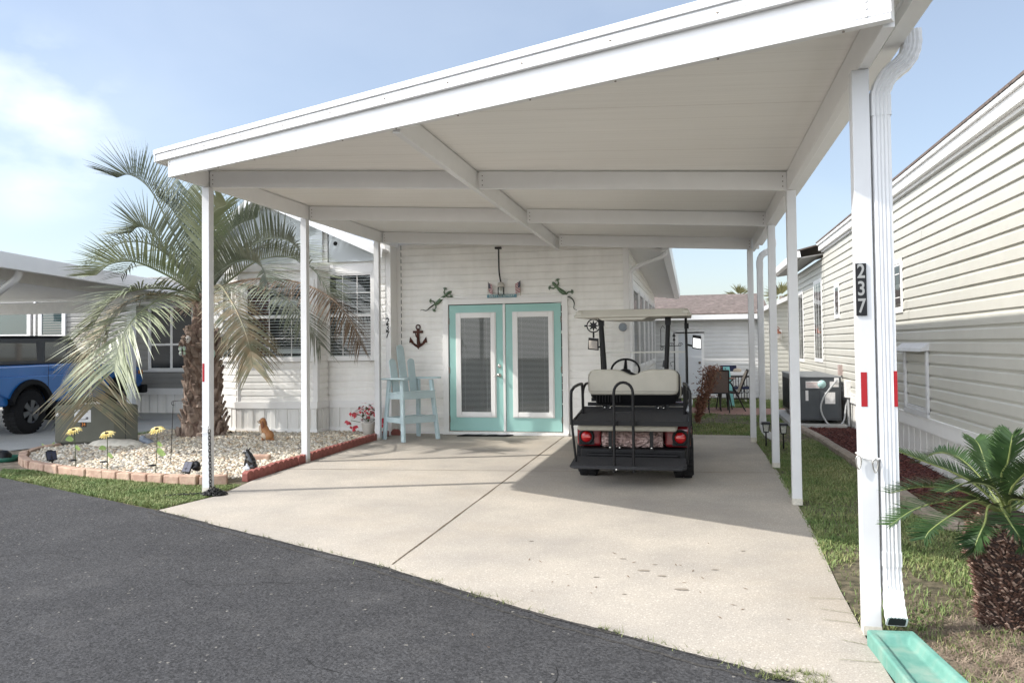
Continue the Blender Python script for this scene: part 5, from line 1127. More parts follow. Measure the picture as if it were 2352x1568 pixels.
for sx in (-1,1): m.tube(cat([(CX+sx*.55,8.56,.66),(CX+sx*.55,8.58,.92),(CX+sx*.535,8.66,1.0),(CX+sx*.53,8.80,1.01)],14),.014,8)
gb=[(CX-.155,7.955,.16),(CX-.150,7.96,.93)]+[(CX-.055+.095*math.cos(a)*-1,7.96,.955+.105*math.sin(a)) for a in [i*math.pi/10 for i in range(11)]]+[(CX+.04,7.96,.93),(CX+.04,7.955,.16)]
m.tube(gb,.0145,8); m.box(CX-.14,CX+.03,7.95,7.97,.75,.765)
for x in (CX-.152,CX+.04): m.obox((x,8.01,.645),(.022,0,0),(0,.05,0),(0,0,.018)); m.obox((x,8.0,.20),(.025,0,0),(0,.04,0),(0,0,.02))
m.box(CX-.54,CX+.54,8.89,8.92,.75,.79); m.box(CX-.50,CX+.50,8.90,8.93,.80,.84)
for x in (CX-.35,CX-.30,CX+.24,CX+.30,CX+.35): m.box(x-.012,x+.012,8.84,8.9,.66,.86)
for x in (CX-.23,CX+.20): m.box(x-.018,x+.018,8.30,8.34,.33,.56)
part('tube_frame',m,BLACK,gc)
m=MB()
for x in (CX-.23,CX+.20,CX-.13): m.ell((x,8.295,.36),(.011,.006,.011),10,6)
for x in (CX-.34,CX-.28,CX+.25,CX+.31): m.ell((x,8.835,.735),(.010,.006,.010),10,6)
m.ell((CX-.13,7.915,.19),(.012,.008,.012),10,6); part('bolts',m,CHROME,gc)
# back rests
def backrest(y0,y1,z0,z1,x0,x1,notch,mat,name):
    P=[]; n=40
    top=[]
    for i in range(n+1):
        a=i/n; x=x0+(x1-x0)*a; d=(x-(x0+x1)/2-.0)/.10; dip=notch*math.exp(-d*d); e=min(a,1-a)/.10; rr=.055*(1-math.sqrt(max(0,1-(1-min(1,e))**2))); top.append((x,z1-dip-rr))
    bot=[(x,z0+ .035*(1-math.sqrt(max(0,1-(1-min(1,min((x-x0),(x1-x))/(.08*(x1-x0))))**2)))) for x,_ in top]
    poly=[(x,y0,z) for x,z in bot]+[(x,y0,z) for x,z in top[::-1]]
    m=MB(); m.prism(poly,(0,y1-y0,0)); return part(name,m,mat,gc,.028,4)
backrest(8.70,8.80,.885,1.165,CX-.51,CX+.475,.062,BEIGE,'rear_backrest')
backrest(8.815,8.90,.83,1.155,CX-.50,CX+.49,.045,M('black moulded shell',(.009,.009,.010),.45,spec=.3),'backrest_shell')
m=MB(); m.prism([(CX-.47,8.72,.885),(CX+.46,8.72,.885),(CX+.44,8.78,.79),(CX+.2,8.80,.765),(CX-.42,8.80,.775)],(0,.12,0))
for k in range(9): m.box(CX-.42+k*.032,CX-.41+k*.032,8.70,8.74,.80,.88)
part('backrest_base',m,MATS['black moulded shell'],gc,.01)
m=MB(); m.box(CX-.52,CX+.52,9.02,9.50,.62,.72); part('front_cushion',m,BEIGE,gc,.04,4)
backrest(8.93,9.01,.80,1.12,CX-.51,CX+.50,.045,BEIGE,'front_backrest')
m=MB(); zz=1.035
for x0_,x1_ in ((CX-.495,CX-.02),(CX-.02,CX+.46)): pass
m.tube([(CX-.500,8.697,.93),(CX-.505,8.697,1.08),(CX-.47,8.698,1.145)],.004,5); m.tube([(CX-.49,8.6985,.925),(CX+.455,8.6985,.925)],.0035,5); part('piping',m,M('dark beige piping',(.27,.25,.21),.6),gc)
# roof, struts, windscreen
m=MB()
Zr=lambda y:1.735+.018*(y-8.5)
poly=[(CX-.63,8.52),(CX-.58,8.47),(CX+.58,8.47),(CX+.63,8.52),(CX+.62,10.55),(CX+.55,10.66),(CX-.55,10.66),(CX-.62,10.55)]
m.add([(x,y,Zr(y)) for x,y in poly]+[(CX+(x-CX)*.93,8.52+(y-8.47)*.97,Zr(y)+.085) for x,y in poly]+[(CX+(x-CX)*1.0,y,Zr(y)+.02) for x,y in poly],[tuple(range(8))[::-1]]+[(i,(i+1)%8,16+(i+1)%8,16+i) for i in range(8)]+[(16+i,16+(i+1)%8,8+(i+1)%8,8+i) for i in range(8)]+[tuple(range(8,16))])
part('roof',m,ROOFB,gc,.015,3)
m=MB(); m.prism([(CX-.32,8.50,Zr(8.5)-.032),(CX+.12,8.50,Zr(8.5)-.032),(CX+.18,8.50,Zr(8.5)+.003),(CX-.38,8.50,Zr(8.5)+.003)],(0,1.9,.034)); 
for sx in (-1,1): m.obox((CX+sx*.57,8.53,Zr(8.5)+.045),(.035,0,0),(0,.05,0),(0,0,.022))
part('roof_liner',m,ROOFB,gc,.008)
for sx in (-1,1):
    m=MB(); m.tube([(CX+sx*.33,8.92,.70),(CX+sx*.345,8.90,1.20),(CX+sx*.375,8.86,Zr(8.86)+.01)],.026,10); m.box(CX+sx*.37-.032,CX+sx*.37+.032,8.83,8.89,Zr(8.86)-.09,Zr(8.86)); part('strut',m,BLACK,gc)
    m=MB(); m.tube([(CX+sx*.545,10.50,.80),(CX+sx*.55,10.38,1.3),(CX+sx*.55,10.22,Zr(10.2)+.005)],.016,8); part('strut',m,BLACK,gc)
m=MB(); m.tube([(CX+.55,10.12,.55),(CX+.553,10.20,1.2),(CX+.55,10.18,1.78)],.017,8); m.box(CX+.53,CX+.585,10.15,10.2,1.63,1.70); part('strut',m,BLACK,gc)
m=MB(); m.add([(CX-.53,10.50,.84),(CX+.53,10.50,.84),(CX+.53,10.24,1.78),(CX-.53,10.24,1.78)],[(0,1,2,3)]); part('windscreen',m,glassmat('clear windscreen',(.93,.94,.94),.6),gc)
m=MB(); m.obox((CX,10.365,1.335),(.54,0,0),(0,.006,0),(0,0,.011)); part('windscreen_rail',m,M('clear plastic rail',(.62,.61,.56),.3),gc)
# steering wheel and column
m=MB(); sc_=Vector((CX-.20,9.92,1.115)); tx=Matrix.Rotation(R(52),3,'X'); 
m.tube([sc_+tx@Vector((.175*math.cos(a),.175*math.sin(a),0)) for a in [i*math.pi/16 for i in range(33)]],.014,8,False)
for a in (R(210),R(330),R(90)): m.tube([sc_+tx@Vector((0,0,-.02)),sc_+tx@Vector((.17*math.cos(a),.17*math.sin(a),0))],[.03,.014],8)
m.ell(sc_+tx@Vector((0,0,-.015)),(.07,.06,.03),12,6); m.tube([sc_,sc_+tx@Vector((0,0,-.5))],.022,8); part('steering_wheel',m,MATS['black moulded shell'],gc)
m=MB(); m.box(CX-.5,CX+.5,10.16,10.34,.78,.90); part('dashboard',m,MATS['black moulded shell'],gc,.03,3)
# mirrors
def mirror(c,sx,w_=.115,h_=.19,tl=.03):
    m=MB(); m.prism([(c.x-w_/2,c.y,c.z-h_*.40),(c.x+w_/2,c.y,c.z-h_*.5),(c.x+w_/2,c.y,c.z+h_*.42),(c.x-w_*.42,c.y,c.z+h_*.5)],(0,.05,0)); m.tube([c+Vector((-sx*w_*.4,.03,-h_*.25)),c+Vector((-sx*w_*1.0,.02,-h_*.15))],.014,8)
    q=part('mirror_housing',m,BLACK,gc,.012,3); m=MB(); m.add([(c.x-w_*.40,c.y-.002,c.z-h_*.32),(c.x+w_*.42,c.y-.002,c.z-h_*.42),(c.x+w_*.42,c.y-.002-tl,c.z+h_*.22),(c.x-w_*.36,c.y-.002-tl,c.z+h_*.30)],[(0,1,2,3)]); part('mirror_glass',m,M('mirror',(.8,.8,.8),.03,metal=1),q)
mirror(at(1600,786,10.25),1,tl=.0); mirror(at(1362,790,10.25),-1,.14,.17)
m=MB(); c=at(1363,748,10.3); m.tube([c+Vector((.085*math.cos(a),0,.085*math.sin(a))) for a in [i*math.pi/12 for i in range(25)]],.008,6,False); P=[]
for k in range(16): a=k*math.pi/8; r=.078 if k%2==0 else .035; P.append(c+Vector((r*math.cos(a),0,r*math.sin(a))))
m.prism(P,(0,.012,0)); m.tube([c-Vector((0,0,.08)),c-Vector((0,0,.16))],.012,6); m.tube([c-Vector((.08,0,-.0)),c-Vector((.12,0,-.0))],.012,6); part('compass_ornament',m,BLACK,gc)
# silvery fender edge and cup on the right side
m=MB(); m.tube(cat([(CX+.57,8.55,.72),(CX+.60,8.62,.80),(CX+.60,8.80,.83),(CX+.59,9.0,.80)],12),.022,8); part('side_rail',m,M('grey side rail',(.45,.47,.50),.35),gc)
m=MB(); m.prism([(CX+.597,y,z) for y,z in ((8.50,.62),(8.72,.66),(8.95,.63),(9.05,.50),(8.9,.56),(8.7,.58),(8.56,.50))],(.006,0,0)); part('side_decal',m,M('white swirl decal',(.62,.52,.50),.4,.3,25),gc)

# dry red brown plant behind the cart
t=thing('dry_plant','dried reddish brown plume plant on the lawn behind the golf cart','plant',(.30,14.4,0))
m=MB(); m3=MB(); base=Vector((.0,14.4,0))
for k in range(5): 
    a=random.uniform(-.05,.05); m.tube([base+Vector((.05,0,0)),base+Vector((.14+a,0,.45)),base+Vector((.28+a*3,random.uniform(-.1,.1),.92))],.010,5)
part('stem',m,M('dry stem',(.2,.12,.08),.9),t)
m=MB()
for k in range(1500):
    h=random.uniform(.05,1.03); sp=.03+.26*(h-.1)*(1.12-h*.55); c=base+Vector((.05+h*.28+random.gauss(0,sp*.55)-.05,random.gauss(0,sp*.5),h)); d=Vector((random.gauss(0,1),random.gauss(0,1),random.gauss(.2,.8))).normalized()*random.uniform(.02,.06); q=d.orthogonal().normalized()*.011
    m.add([c-q,c+q,c+d+q*.6,c+d-q*.6],[(0,1,2,3)])
part('leaves',m,M('dried red leaf',(.09,.03,.02),.8,0,30,col2=(.26,.13,.08)),t)
def atX(x,y,X):
    d=ray(x,y); return Vector((0,0,CH))+d*(X/d.x)
# ================================================================ SUV
VX=-11.35
nV=len(bpy.data.objects)
sv_=thing('blue_suv','blue boxy off road vehicle with dark hardtop parked on the left driveway','car',(-12.3,12.7,0))
BLUE=M('metallic blue paint',(.02,.18,.56),.25,.05,3,metal=.25,coat=1,spec=.6)
HT=M('grey hardtop',(.075,.078,.085),.45)
R1,R2_,WR=11.50,14.15,.385
def arch(yc,r,n=12,z0=.44):
    a0=math.asin((z0-WR)/r); return [(yc+r*math.cos(t),WR+r*math.sin(t)) for t in [a0+(math.pi-2*a0)*i/n for i in range(n+1)]]
low=[(10.55,.52),(10.55,1.17),(10.6,1.20),(12.9,1.21),(13.2,1.17),(14.7,1.12),(14.93,1.05),(14.96,.66),(14.7,.60)]+arch(R2_,.50,z0=.50)+arch(R1,.50,z0=.50)
m=MB(); m.prism([(VX-.04,y,z) for y,z in low],(-1.78,0,0)); part('body',m,BLUE,sv_,.04,3)
m=MB(); m.prism([(VX,y,z) for y,z in [(10.6,.78),(10.6,.96),(10.8,1.02),(14.5,.99),(14.9,.90),(14.92,.74)]+arch(R2_,.53,z0=.62)+arch(R1,.53,z0=.62)] ,(-.06,0,0)); part('side_panel',m,BLUE,sv_,.025,3)
for yc in (R1,R2_):
    m=MB(); o_=arch(yc,.56,z0=.62); i_=arch(yc,.47,z0=.52); m.prism([(VX+.05,y,z) for y,z in o_]+[(VX+.05,y,z) for y,z in i_[::-1]],(-.12,0,0)); part('fender_flare',m,MATS['black plastic bumper'],sv_,.01)
    m=MB(); m.prism([(VX-.10,y,z) for y,z in arch(yc,.50,z0=.40)],(-.02,0,0)); m.box(VX-1.6,VX-.1,yc-.5,yc+.5,.85,.88); part('wheel_well',m,DARK,sv_)
ARIM=M('grey alloy',(.16,.165,.175),.3,metal=.8)
for yc in (R1,R2_):
    for x in (VX-.12,VX-1.62):
        q=MB(); wheel(x,yc,WR,.27,sv_,hub=BLACK)
    m=MB()
    for k in range(6):
        a=k*math.pi/3+.3; u_=Vector((0,math.cos(a),math.sin(a))); v_=Vector((0,-u_.z,u_.y)); c=Vector((VX+.012,yc,WR))
        m.prism([c+u_*.03-v_*.03,c+u_*.03+v_*.03,c+u_*.20+v_*.055,c+u_*.20-v_*.055],(-.025,0,0))
    m.lathe((VX-.02,yc,WR),[(.20,.0),(.225,.03),(.215,.03),(.19,.0)],28,(1,0,0)); m.lathe((VX,yc,WR),[(.001,.025),(.03,.022),(.045,0)],16,(1,0,0)); part('alloy_spokes',m,ARIM,sv_)
cab=[(10.62,1.20),(10.66,1.66),(12.55,1.69),(12.72,1.66),(13.15,1.20)]
m=MB(); m.prism([(VX-.08,y,z) for y,z in cab],(-1.70,0,0)); hd_=part('hardtop',m,HT,sv_,.03,3)
m=MB(); m.prism([(VX-.07,10.6,1.66),(VX-.07,12.62,1.685),(VX-.07,12.62,1.72),(VX-.07,10.6,1.70)],(-1.72,0,0)); part('roof_edge',m,BLACK,sv_,.02)
CARG=M('car window glass',(.03,.035,.04),.05,spec=.9,coat=1)
m=MB(); 
for q in ([(10.80,1.27),(11.75,1.27),(11.72,1.58),(10.82,1.58)],[(11.95,1.24),(12.90,1.24),(12.62,1.60),(11.95,1.60)]): m.add([(VX-.078,y,z) for y,z in q],[(0,1,2,3)])
part('side_window',m,CARG,sv_)
m=MB(); m.box(VX-.2,VX+.04,11.98,13.66,.42,.50); part('side_step',m,MATS['black plastic bumper'],sv_,.03); m=MB(); m.box(VX-1.7,VX+.02,14.9,15.08,.50,.68); part('bumper',m,MATS['black plastic bumper'],sv_,.03); m=MB(); m.box(VX-1.7,VX+.0,10.46,10.58,.5,.7); part('bumper',m,MATS['black plastic bumper'],sv_,.03)
m=MB(); m.box(VX-.02,VX+.13,12.85,13.0,1.24,1.38); part('side_mirror',m,BLACK,sv_,.02)
m=MB(); m.box(VX+.001,VX+.004,11.93,11.937,.66,1.19); part('door_gap',m,DARK,sv_); m=MB(); m.box(VX+.001,VX+.004,13.05,13.057,.62,1.15); part('door_gap',m,DARK,sv_)
m=MB(); m.box(VX,VX+.02,12.05,12.2,1.08,1.11); part('door_handle',m,BLUE,sv_)
m=MB(); m.box(VX-.06,VX+.02,14.80,14.88,.92,1.0); part('marker_light',m,M('amber lens',(.6,.25,.05),.2),sv_)

_piv=Vector((VX,R1,0)); _rm=Matrix.Translation(_piv)@Matrix.Rotation(R(7),4,'Z')@Matrix.Translation(-_piv)
sv_.matrix_world=_rm@Matrix.Translation(sv_.location)
# ================================================================ UTILITY CABINET
A=G(124,1018,.09); Bq=G(262,1016,.09); Cq=G(319,1013,.09)
ub=thing('utility_cabinet','drab green padmounted electrical cabinet with stickers beside the pebble bed','utility box',(A.x,A.y,0))
UG=M('drab green enamel',(.105,.105,.080),.5,.1,3,spec=.4,bump=.15,bscale=60)
D_=A+(Cq-Bq)
Hh=.56
m=MB(); pts_=[A,Bq,Cq,D_]; cen=(A+Cq)/2
def ups(P,z,k=1): return [Vector((cen.x+(p.x-cen.x)*k,cen.y+(p.y-cen.y)*k,z)) for p in P]
v=ups(pts_,.09)+ups(pts_,.09+Hh-.03)+ups(pts_,.09+Hh,.93); m.add(v,[(3,2,1,0),(0,1,5,4),(1,2,6,5),(2,3,7,6),(3,0,4,7),(4,5,9,8),(5,6,10,9),(6,7,11,10),(7,4,8,11),(8,9,10,11)])
part('cabinet',m,UG,ub,.02,3)
m=MB(); v=ups(pts_,0,.96)+ups(pts_,.095,.96); m.add(v,[(3,2,1,0),(0,1,5,4),(1,2,6,5),(2,3,7,6),(3,0,4,7),(4,5,6,7)]); part('plinth',m,M('dark plinth',(.055,.05,.04),.8),ub)
fu=(Bq-A).normalized(); fn=Vector((fu.y,-fu.x,0)); ang=math.atan2(fu.y,fu.x)
def onface(px_,py_):   # point of the front face under a picture point
    d=ray(px_,py_); o_=Vector((0,0,CH)); t=(A-o_).dot(fn)/d.dot(fn); return o_+d*t
def decal(px0,py0,px1,py1,mat,name,par,lift=.003):
    a=onface(px0,py1); b=onface(px1,py1); c=onface(px1,py0); d=onface(px0,py0); m=MB(); l=fn*lift; m.add([a+l,b+l,c+l,d+l],[(0,1,2,3)]); return part(name,m,mat,par)
wl=decal(171,941,209,969,M('white sticker',(.66,.66,.65),.5),'warning_sticker',ub)
q=onface(190,945)+fn*.005; text('sticker_lettering','WARNING',.040,DARK,wl,q,.0004,(R(90),0,ang),.8)
q=onface(180,953)+fn*.005; text('sticker_lettering','DANGER',.03,M('faded ink',(.15,.15,.15),.7),wl,onface(190,963)+fn*.005,.0004,(R(90),0,ang),.8)
m=MB(); a=onface(178,952)+fn*.0045; m.prism([a,a+fu*.035+Vector((0,0,-.01)),a+fu*.02+Vector((0,0,.03))],fn*.0005); a=onface(200,960)+fn*.0045; m.lathe(a,[(.001,.001),(.02,.001),(.02,0)],14,tuple(fn)); part('sticker_mark',m,MATS['faded ink'],wl)
nb=decal(185,969,199,980,M('black decal',(.02,.015,.01),.6),'number_decal',ub); text('number_lettering','34',.068,M('orange lettering',(.62,.22,.04),.6),nb,onface(192,974.5)+fn*.0045,.0005,(R(90),0,ang),.85,bold=.001)
m=MB(); a=onface(131,952)+fn*.002; m.lathe(a,[(.001,.002),(.028,.002),(.028,0)],18,tuple(fn)); part('round_sticker',m,MATS['white sticker'],ub)
for k,(x,y,s) in enumerate(((139,946,'CALL'),(152,951,'BEFORE DIG'))): text('stencil',s,.034,M('rusty orange ink',(.35,.16,.04),.7),ub,onface(x,y)+fn*.003,.0004,(R(90),0,ang),.7)
m=MB(); c0_=Bq+fu*0; sn=(Cq-Bq).normalized(); sN=Vector((sn.y,-sn.x,0)); a=Bq.lerp(Cq,.45); m.prism([a+sN*.003,a+sn*.006+sN*.003,a+sn*.006+sN*.003+Vector((0,0,.52)),a+sN*.003+Vector((0,0,.52))],sN*.001); part('door_gap',m,DARK,ub)

# ================================================================ PALM BED EDGING AND ORNAMENTS
ORD=['first','second','third','fourth','fifth','sixth','seventh','eighth','ninth','tenth','eleventh','twelfth','thirteenth','fourteenth','fifteenth','sixteenth','seventeenth','eighteenth','nineteenth','twentieth','twenty first','twenty second','twenty third','twenty fourth','twenty fifth','twenty sixth']
bp_=[Vector((x,y,0)) for x,y in ((-4.93,7.58),(-5.2,7.47),(-5.7,7.48),(-6.3,7.58),(-7.0,7.74),(-7.7,7.99),(-8.4,8.40),(-8.86,8.9),(-9.10,9.45),(-9.02,9.95))]
EPv=cat(bp_,400); acc=0; last=EPv[0]; seg=[EPv[0]]; stones=[]
target=random.uniform(.20,.30)
for p in EPv[1:]:
    acc+=(p-last).length; last=p
    if acc>=target: stones.append((seg[0],p)); seg=[p]; acc=0; target=random.uniform(.17,.31)
for k_,(a,b) in enumerate(stones):
    d=(b-a).normalized(); n_=Vector((d.y,-d.x,0)); l=(b-a).length-.012; c=(a+b)/2+n_*random.uniform(-.01,.01); h=random.uniform(.085,.10); wd=random.uniform(.045,.055)
    m=MB(); m.prism([c-d*l/2+n_*(wd+.006)*-1,c+d*l/2-n_*(wd),c+d*l/2*.97+n_*wd,c-d*l/2*.97+n_*wd],(0,0,h)); m.v=[(x+random.uniform(-.006,.006),y+random.uniform(-.006,.006),z+random.uniform(-.006,.006) if z>.01 else -.02) for x,y,z in m.v]
    tag(part('paver_stone',m,PAVER,None,.012,2),ORD[k_]+' tan tumbled paver of the pebble bed border counted from the red edging','paver','paver stones bordering the palm bed')
for k in range(7):
    y0=7.72+k*.60; y1=y0+.585; x0=-4.845 if k else -4.82; xo=random.uniform(-.008,.008)-.012*k*.3
    P=[(y0,0)]; n=5
    for j in range(n):
        for i in range(7):
            a=math.pi*(1-i/6); P.append((y0+(j+.5)*(y1-y0)/n+math.cos(a)*(y1-y0)/n/2,.085+.028*math.sin(a)))
    P.append((y1,0)); m=MB(); m.prism([(x0+xo-.035,y,z-.01) for y,z in P],(.07,0,0)); 
    tag(part('scalloped_edging',m,TERRA,None,.006),ORD[k]+' brick red scalloped edging block counted from the road side','edging block','red scalloped edging blocks along the pebble bed')
t=thing('loose_edging','small brick red edging end half hidden behind the far left carport post','edging block',(-4.78,12.0,0)); m=MB(); m.prism([(-4.86,12.05,0),(-4.70,12.05,0),(-4.70,12.05,.06),(-4.74,12.05,.10),(-4.82,12.05,.10),(-4.86,12.05,.06)],(0,.06,0)); part('block',m,TERRA,t,.01)
t=thing('paver_piece','single brown paver lying on the pebbles behind the black animal figurine','paver',(-5.1,9.0,.05)); c=G(596,1050,.08); m=MB(); m.obox(c,(.13,.03,0),(-.02,.06,0),(0,0,.035)); part('stone',m,PAVER,t,.012)
t=thing('flat_boulder','long low white boulder on the pebbles in front of the utility cabinet','rock',(-8.2,9.9,.03))
c=G(268,1026,.05); m=MB(); m.ell(c+Vector((0,0,.03)),(.46,.18,.085),18,9,jit=.04); m.v=[(x,y,z+.02*noise.noise((x*5,y*5,1))) for x,y,z in m.v]; part('boulder',m,M('white limestone',(.60,.56,.48),.9,.12,9,bump=.6),t,remesh=.02)
t=thing('dove_rock','blue grey bird shaped stone beside the flat white boulder','garden ornament',(-7.7,10.1,.03))
c=G(336,1018,.08); m=MB(); m.ell(c+Vector((.03,0,.0)),(.13,.08,.07),14,8,Matrix.Rotation(.35,3,'Y')); m.ell(c+Vector((-.06,0,.06)),(.055,.05,.06),12,8); m.tube([c+Vector((-.09,0,.07)),c+Vector((-.125,0,.05))],[.016,.004],6); m.tube([c+Vector((.06,0,.0)),c+Vector((.17,0,-.05))],[.05,.02],8); part('body',m,M('blue grey stone',(.24,.27,.32),.8,.2,25,bump=.4),t,remesh=.012)
# solar flowers
def flower(px,pyb,pyh,xh,label,seed,leaves):
    b=G(px,pyb,.05); t=thing('solar_flower',label,'garden flower',(b.x,b.y,.05),'yellow flower stakes in the pebble bed')
    h=at(xh,pyh,b.y); m=MB(); m.tube([b,(b+h)/2+Vector((.006,0,0)),h],.0045,6); part('stem',m,M('green wire stem',(.05,.07,.03),.6),t)
    m=MB(); rs=random.Random(seed); tilt=Matrix.Rotation(R(22),3,'X')
    for ring,(rr,hh,nn_) in enumerate(((.092,.0,18),(.075,.014,16))):
        for k in range(nn_):
            a=2*math.pi*k/nn_+ring*.2; u_=Vector((math.cos(a),math.sin(a),0)); v_=Vector((-u_.y,u_.x,0)); r1=rr*rs.uniform(.88,1.08); dz=rs.uniform(-.012,.006)
            P=[u_*.018-v_*.006,u_*.018+v_*.006,u_*r1*.65+v_*.015+Vector((0,0,.008)),u_*r1+Vector((0,0,dz-.010)),u_*r1*.65-v_*.015+Vector((0,0,.008))]
            m.add([h+tilt@(p+Vector((0,0,hh))) for p in P],[(0,1,2,3,4)])
    part('petals',m,M('pale yellow petal',(.78,.62,.20),.6,0,30,col2=(.82,.74,.42)),t)
    m=MB(); m.ell(h+tilt@Vector((0,0,.018)),(.026,.026,.012),12,6); part('flower_centre',m,M('brown flower centre',(.04,.03,.02),.9),t)
    for (lz,sd,sz) in leaves:
        p=b.lerp(h,lz); m=MB(); u_=Vector((sd,-.25,.25)).normalized(); v_=Vector((0,.25,1)).cross(u_).normalized()*1; w_=Vector((0,-.35,.9)).normalized()
        n=10; up_=[];lo=[]
        for i in range(n+1):
            a=i/n; wd=sz*.36*math.sin(math.pi*a**.8)**.8 if 0<a<1 else 0; c=p+u_*(.01+sz*a)-Vector((0,0,sz*.35*a*a)); up_.append(c+w_*wd); lo.append(c-w_*wd)
        v=[q for pr in zip(up_,lo) for q in pr]; m.add(v,[(2*i,2*i+1,2*i+3,2*i+2) for i in range(n)],True); part('leaf',m,M('bright plastic leaf',(.22,.36,.10),.5,0,30,col2=(.42,.52,.22)),t)
    c=b+Vector((-.035,-.01,.10)); m=MB(); m.lathe(c,[(.001,.012),(.040,.012),(.043,0),(.001,0)],16); part('solar_disc',m,BLACK,t)
random.seed(11)
flower(174,1077,989,170,'yellow flower stake with a large hanging green leaf, left of the three',1,((.78,-1,.10),(.55,1,.10)))
flower(246,1081,997,246,'yellow and white flower stake with two broad leaves, middle of the three',2,((.62,-1,.09),(.42,1,.10)))
flower(357,1090,987,361,'yellow flower stake with a small and a large right leaf nearest the palm',3,((.68,1,.09),(.50,1,.15)))
t=thing('leafy_shoot','small green shoot between the paver border and the utility cabinet','plant',tuple(G(112,1033)))
m=MB(); b=G(112,1035)
for k in range(5):
    a=k*1.3; u_=Vector((math.cos(a),math.sin(a)*.6,1)).normalized(); v_=u_.orthogonal().normalized(); l=.12+.03*(k%2); m.add([b,b+u_*l*.5+v_*.03,b+u_*l,b+u_*l*.5-v_*.03],[(0,1,2,3)])
part('leaves',m,MATS['bright plastic leaf'],t)
t=thing('shepherd_hook','thin black shepherd hook stake left of the pindo palm','hook',tuple(G(392,1064,.05)))
b=G(392,1064,.05); h=at(398,921,b.y); m=MB(); m.tube([b,h],.005,6); r=at(430,922,b.y)
m.tube([h,h.lerp(r,.5)+Vector((0,0,.01)),r],.004,6); m.tube([r+Vector((.02*math.sin(a),0,.02-.02*math.cos(a))) for a in [i*math.pi/6 for i in range(10)]],.004,5); m.tube([h+Vector((-.025*math.sin(a),0,-.025+.025*math.cos(a))) for a in [i*math.pi/6 for i in range(8)]],.004,5); part('rod',m,IRON,t)
def spot(bx_,by_,hx,hy,label,yaw,front):
    b=G(bx_,by_,.05); t=thing('solar_spotlight',label,'spotlight',tuple(b),'black solar spotlights'); h=at(hx,hy,b.y)
    m=MB(); m.tube([b,h-Vector((0,0,.03))],.010,8); m.obox(h-Vector((0,0,.04)),(.022,0,0),(0,.02,0),(0,0,.03)); part('stake',m,BLACK,t)
    Rm=Matrix.Rotation(yaw,3,'Z')@Matrix.Rotation(R(-28),3,'X')
    m=MB(); m.obox(h,Rm@Vector((.058,0,0)),Rm@Vector((0,.008,0)),Rm@Vector((0,0,.062))); pn=part('panel',m,BLACK,t,.004); m=MB(); c=h-Rm@Vector((0,.0095,0)); a=Rm@Vector((.05,0,0)); z=Rm@Vector((0,0,.054)); 
    for s in (-1,1): m.add([c+a*(s*.52-.46)-z,c+a*(s*.52+.46)-z,c+a*(s*.52+.46)+z,c+a*(s*.52-.46)+z],[(0,1,2,3)])
    part('solar_cell',m,M('solar cell blue',(.02,.025,.05),.15,spec=.8),pn)
    m=MB(); m.lathe(h+Vector((.07*front,.05,.0)),[(.03,-.05),(.05,0),(.05,.04),(.001,.03)],14,Rm@Vector((0,-1,.3))); part('lamp_head',m,BLACK,t)
spot(436,1096,431,1072,'black solar spotlight with a blue panel beside the near left carport post',R(-8),1)
spot(122,1068,118,1046,'black solar spotlight tilted to the right at the left tip of the pebble bed',R(60),-1)
# cocker spaniel figurine
dg=thing('dog_figurine','sitting tan and white spaniel figurine on the pebbles in front of the house','figurine',tuple(G(607,1014,.06)))
b=G(610,1012,.07); FUR=M('tan spaniel glaze',(.30,.115,.04),.5,0,12,col2=(.45,.22,.09)); PALE=M('cream spaniel glaze',(.62,.50,.38),.5,.1,20)
def e3(m,x,y,z,rx,ry,rz,ry_=0): m.ell(b+Vector((x,y,z)),(rx,ry,rz),14,10,Matrix.Rotation(ry_,3,'Y'))
m=MB(); e3(m,.045,0,.08,.085,.075,.085); e3(m,.0,0,.15,.060,.06,.115,-.45); e3(m,-.035,0,.245,.045,.045,.06); e3(m,-.045,0,.295,.048,.046,.048); e3(m,-.085,0,.280,.035,.026,.024); e3(m,-.03,-.03,.05,.018,.02,.07); e3(m,-.03,.03,.05,.018,.02,.07); e3(m,.09,.0,.025,.06,.03,.02); part('body',m,FUR,dg,remesh=.008)
m=MB(); e3(m,-.020,-.045,.235,.022,.014,.065,-.1); e3(m,-.020,.045,.235,.022,.014,.065,-.1); part('ear',m,M('dark tan glaze',(.20,.07,.03),.5,.2,20),dg)
m=MB(); e3(m,-.062,-.012,.165,.030,.045,.075,-.3); e3(m,-.088,-.008,.285,.030,.027,.022); e3(m,.01,-.062,.080,.035,.03,.055,-.5); e3(m,-.04,-.03,.012,.03,.022,.014); e3(m,-.10,0,.270,.024,.024,.018); e3(m,-.06,-.02,.31,.018,.018,.03,-.4); part('white_markings',m,PALE,dg,remesh=.008)
m=MB(); e3(m,-.122,0,.283,.011,.013,.010); e3(m,-.078,-.036,.302,.008,.006,.009); part('nose_and_eyes',m,BLACK,dg)
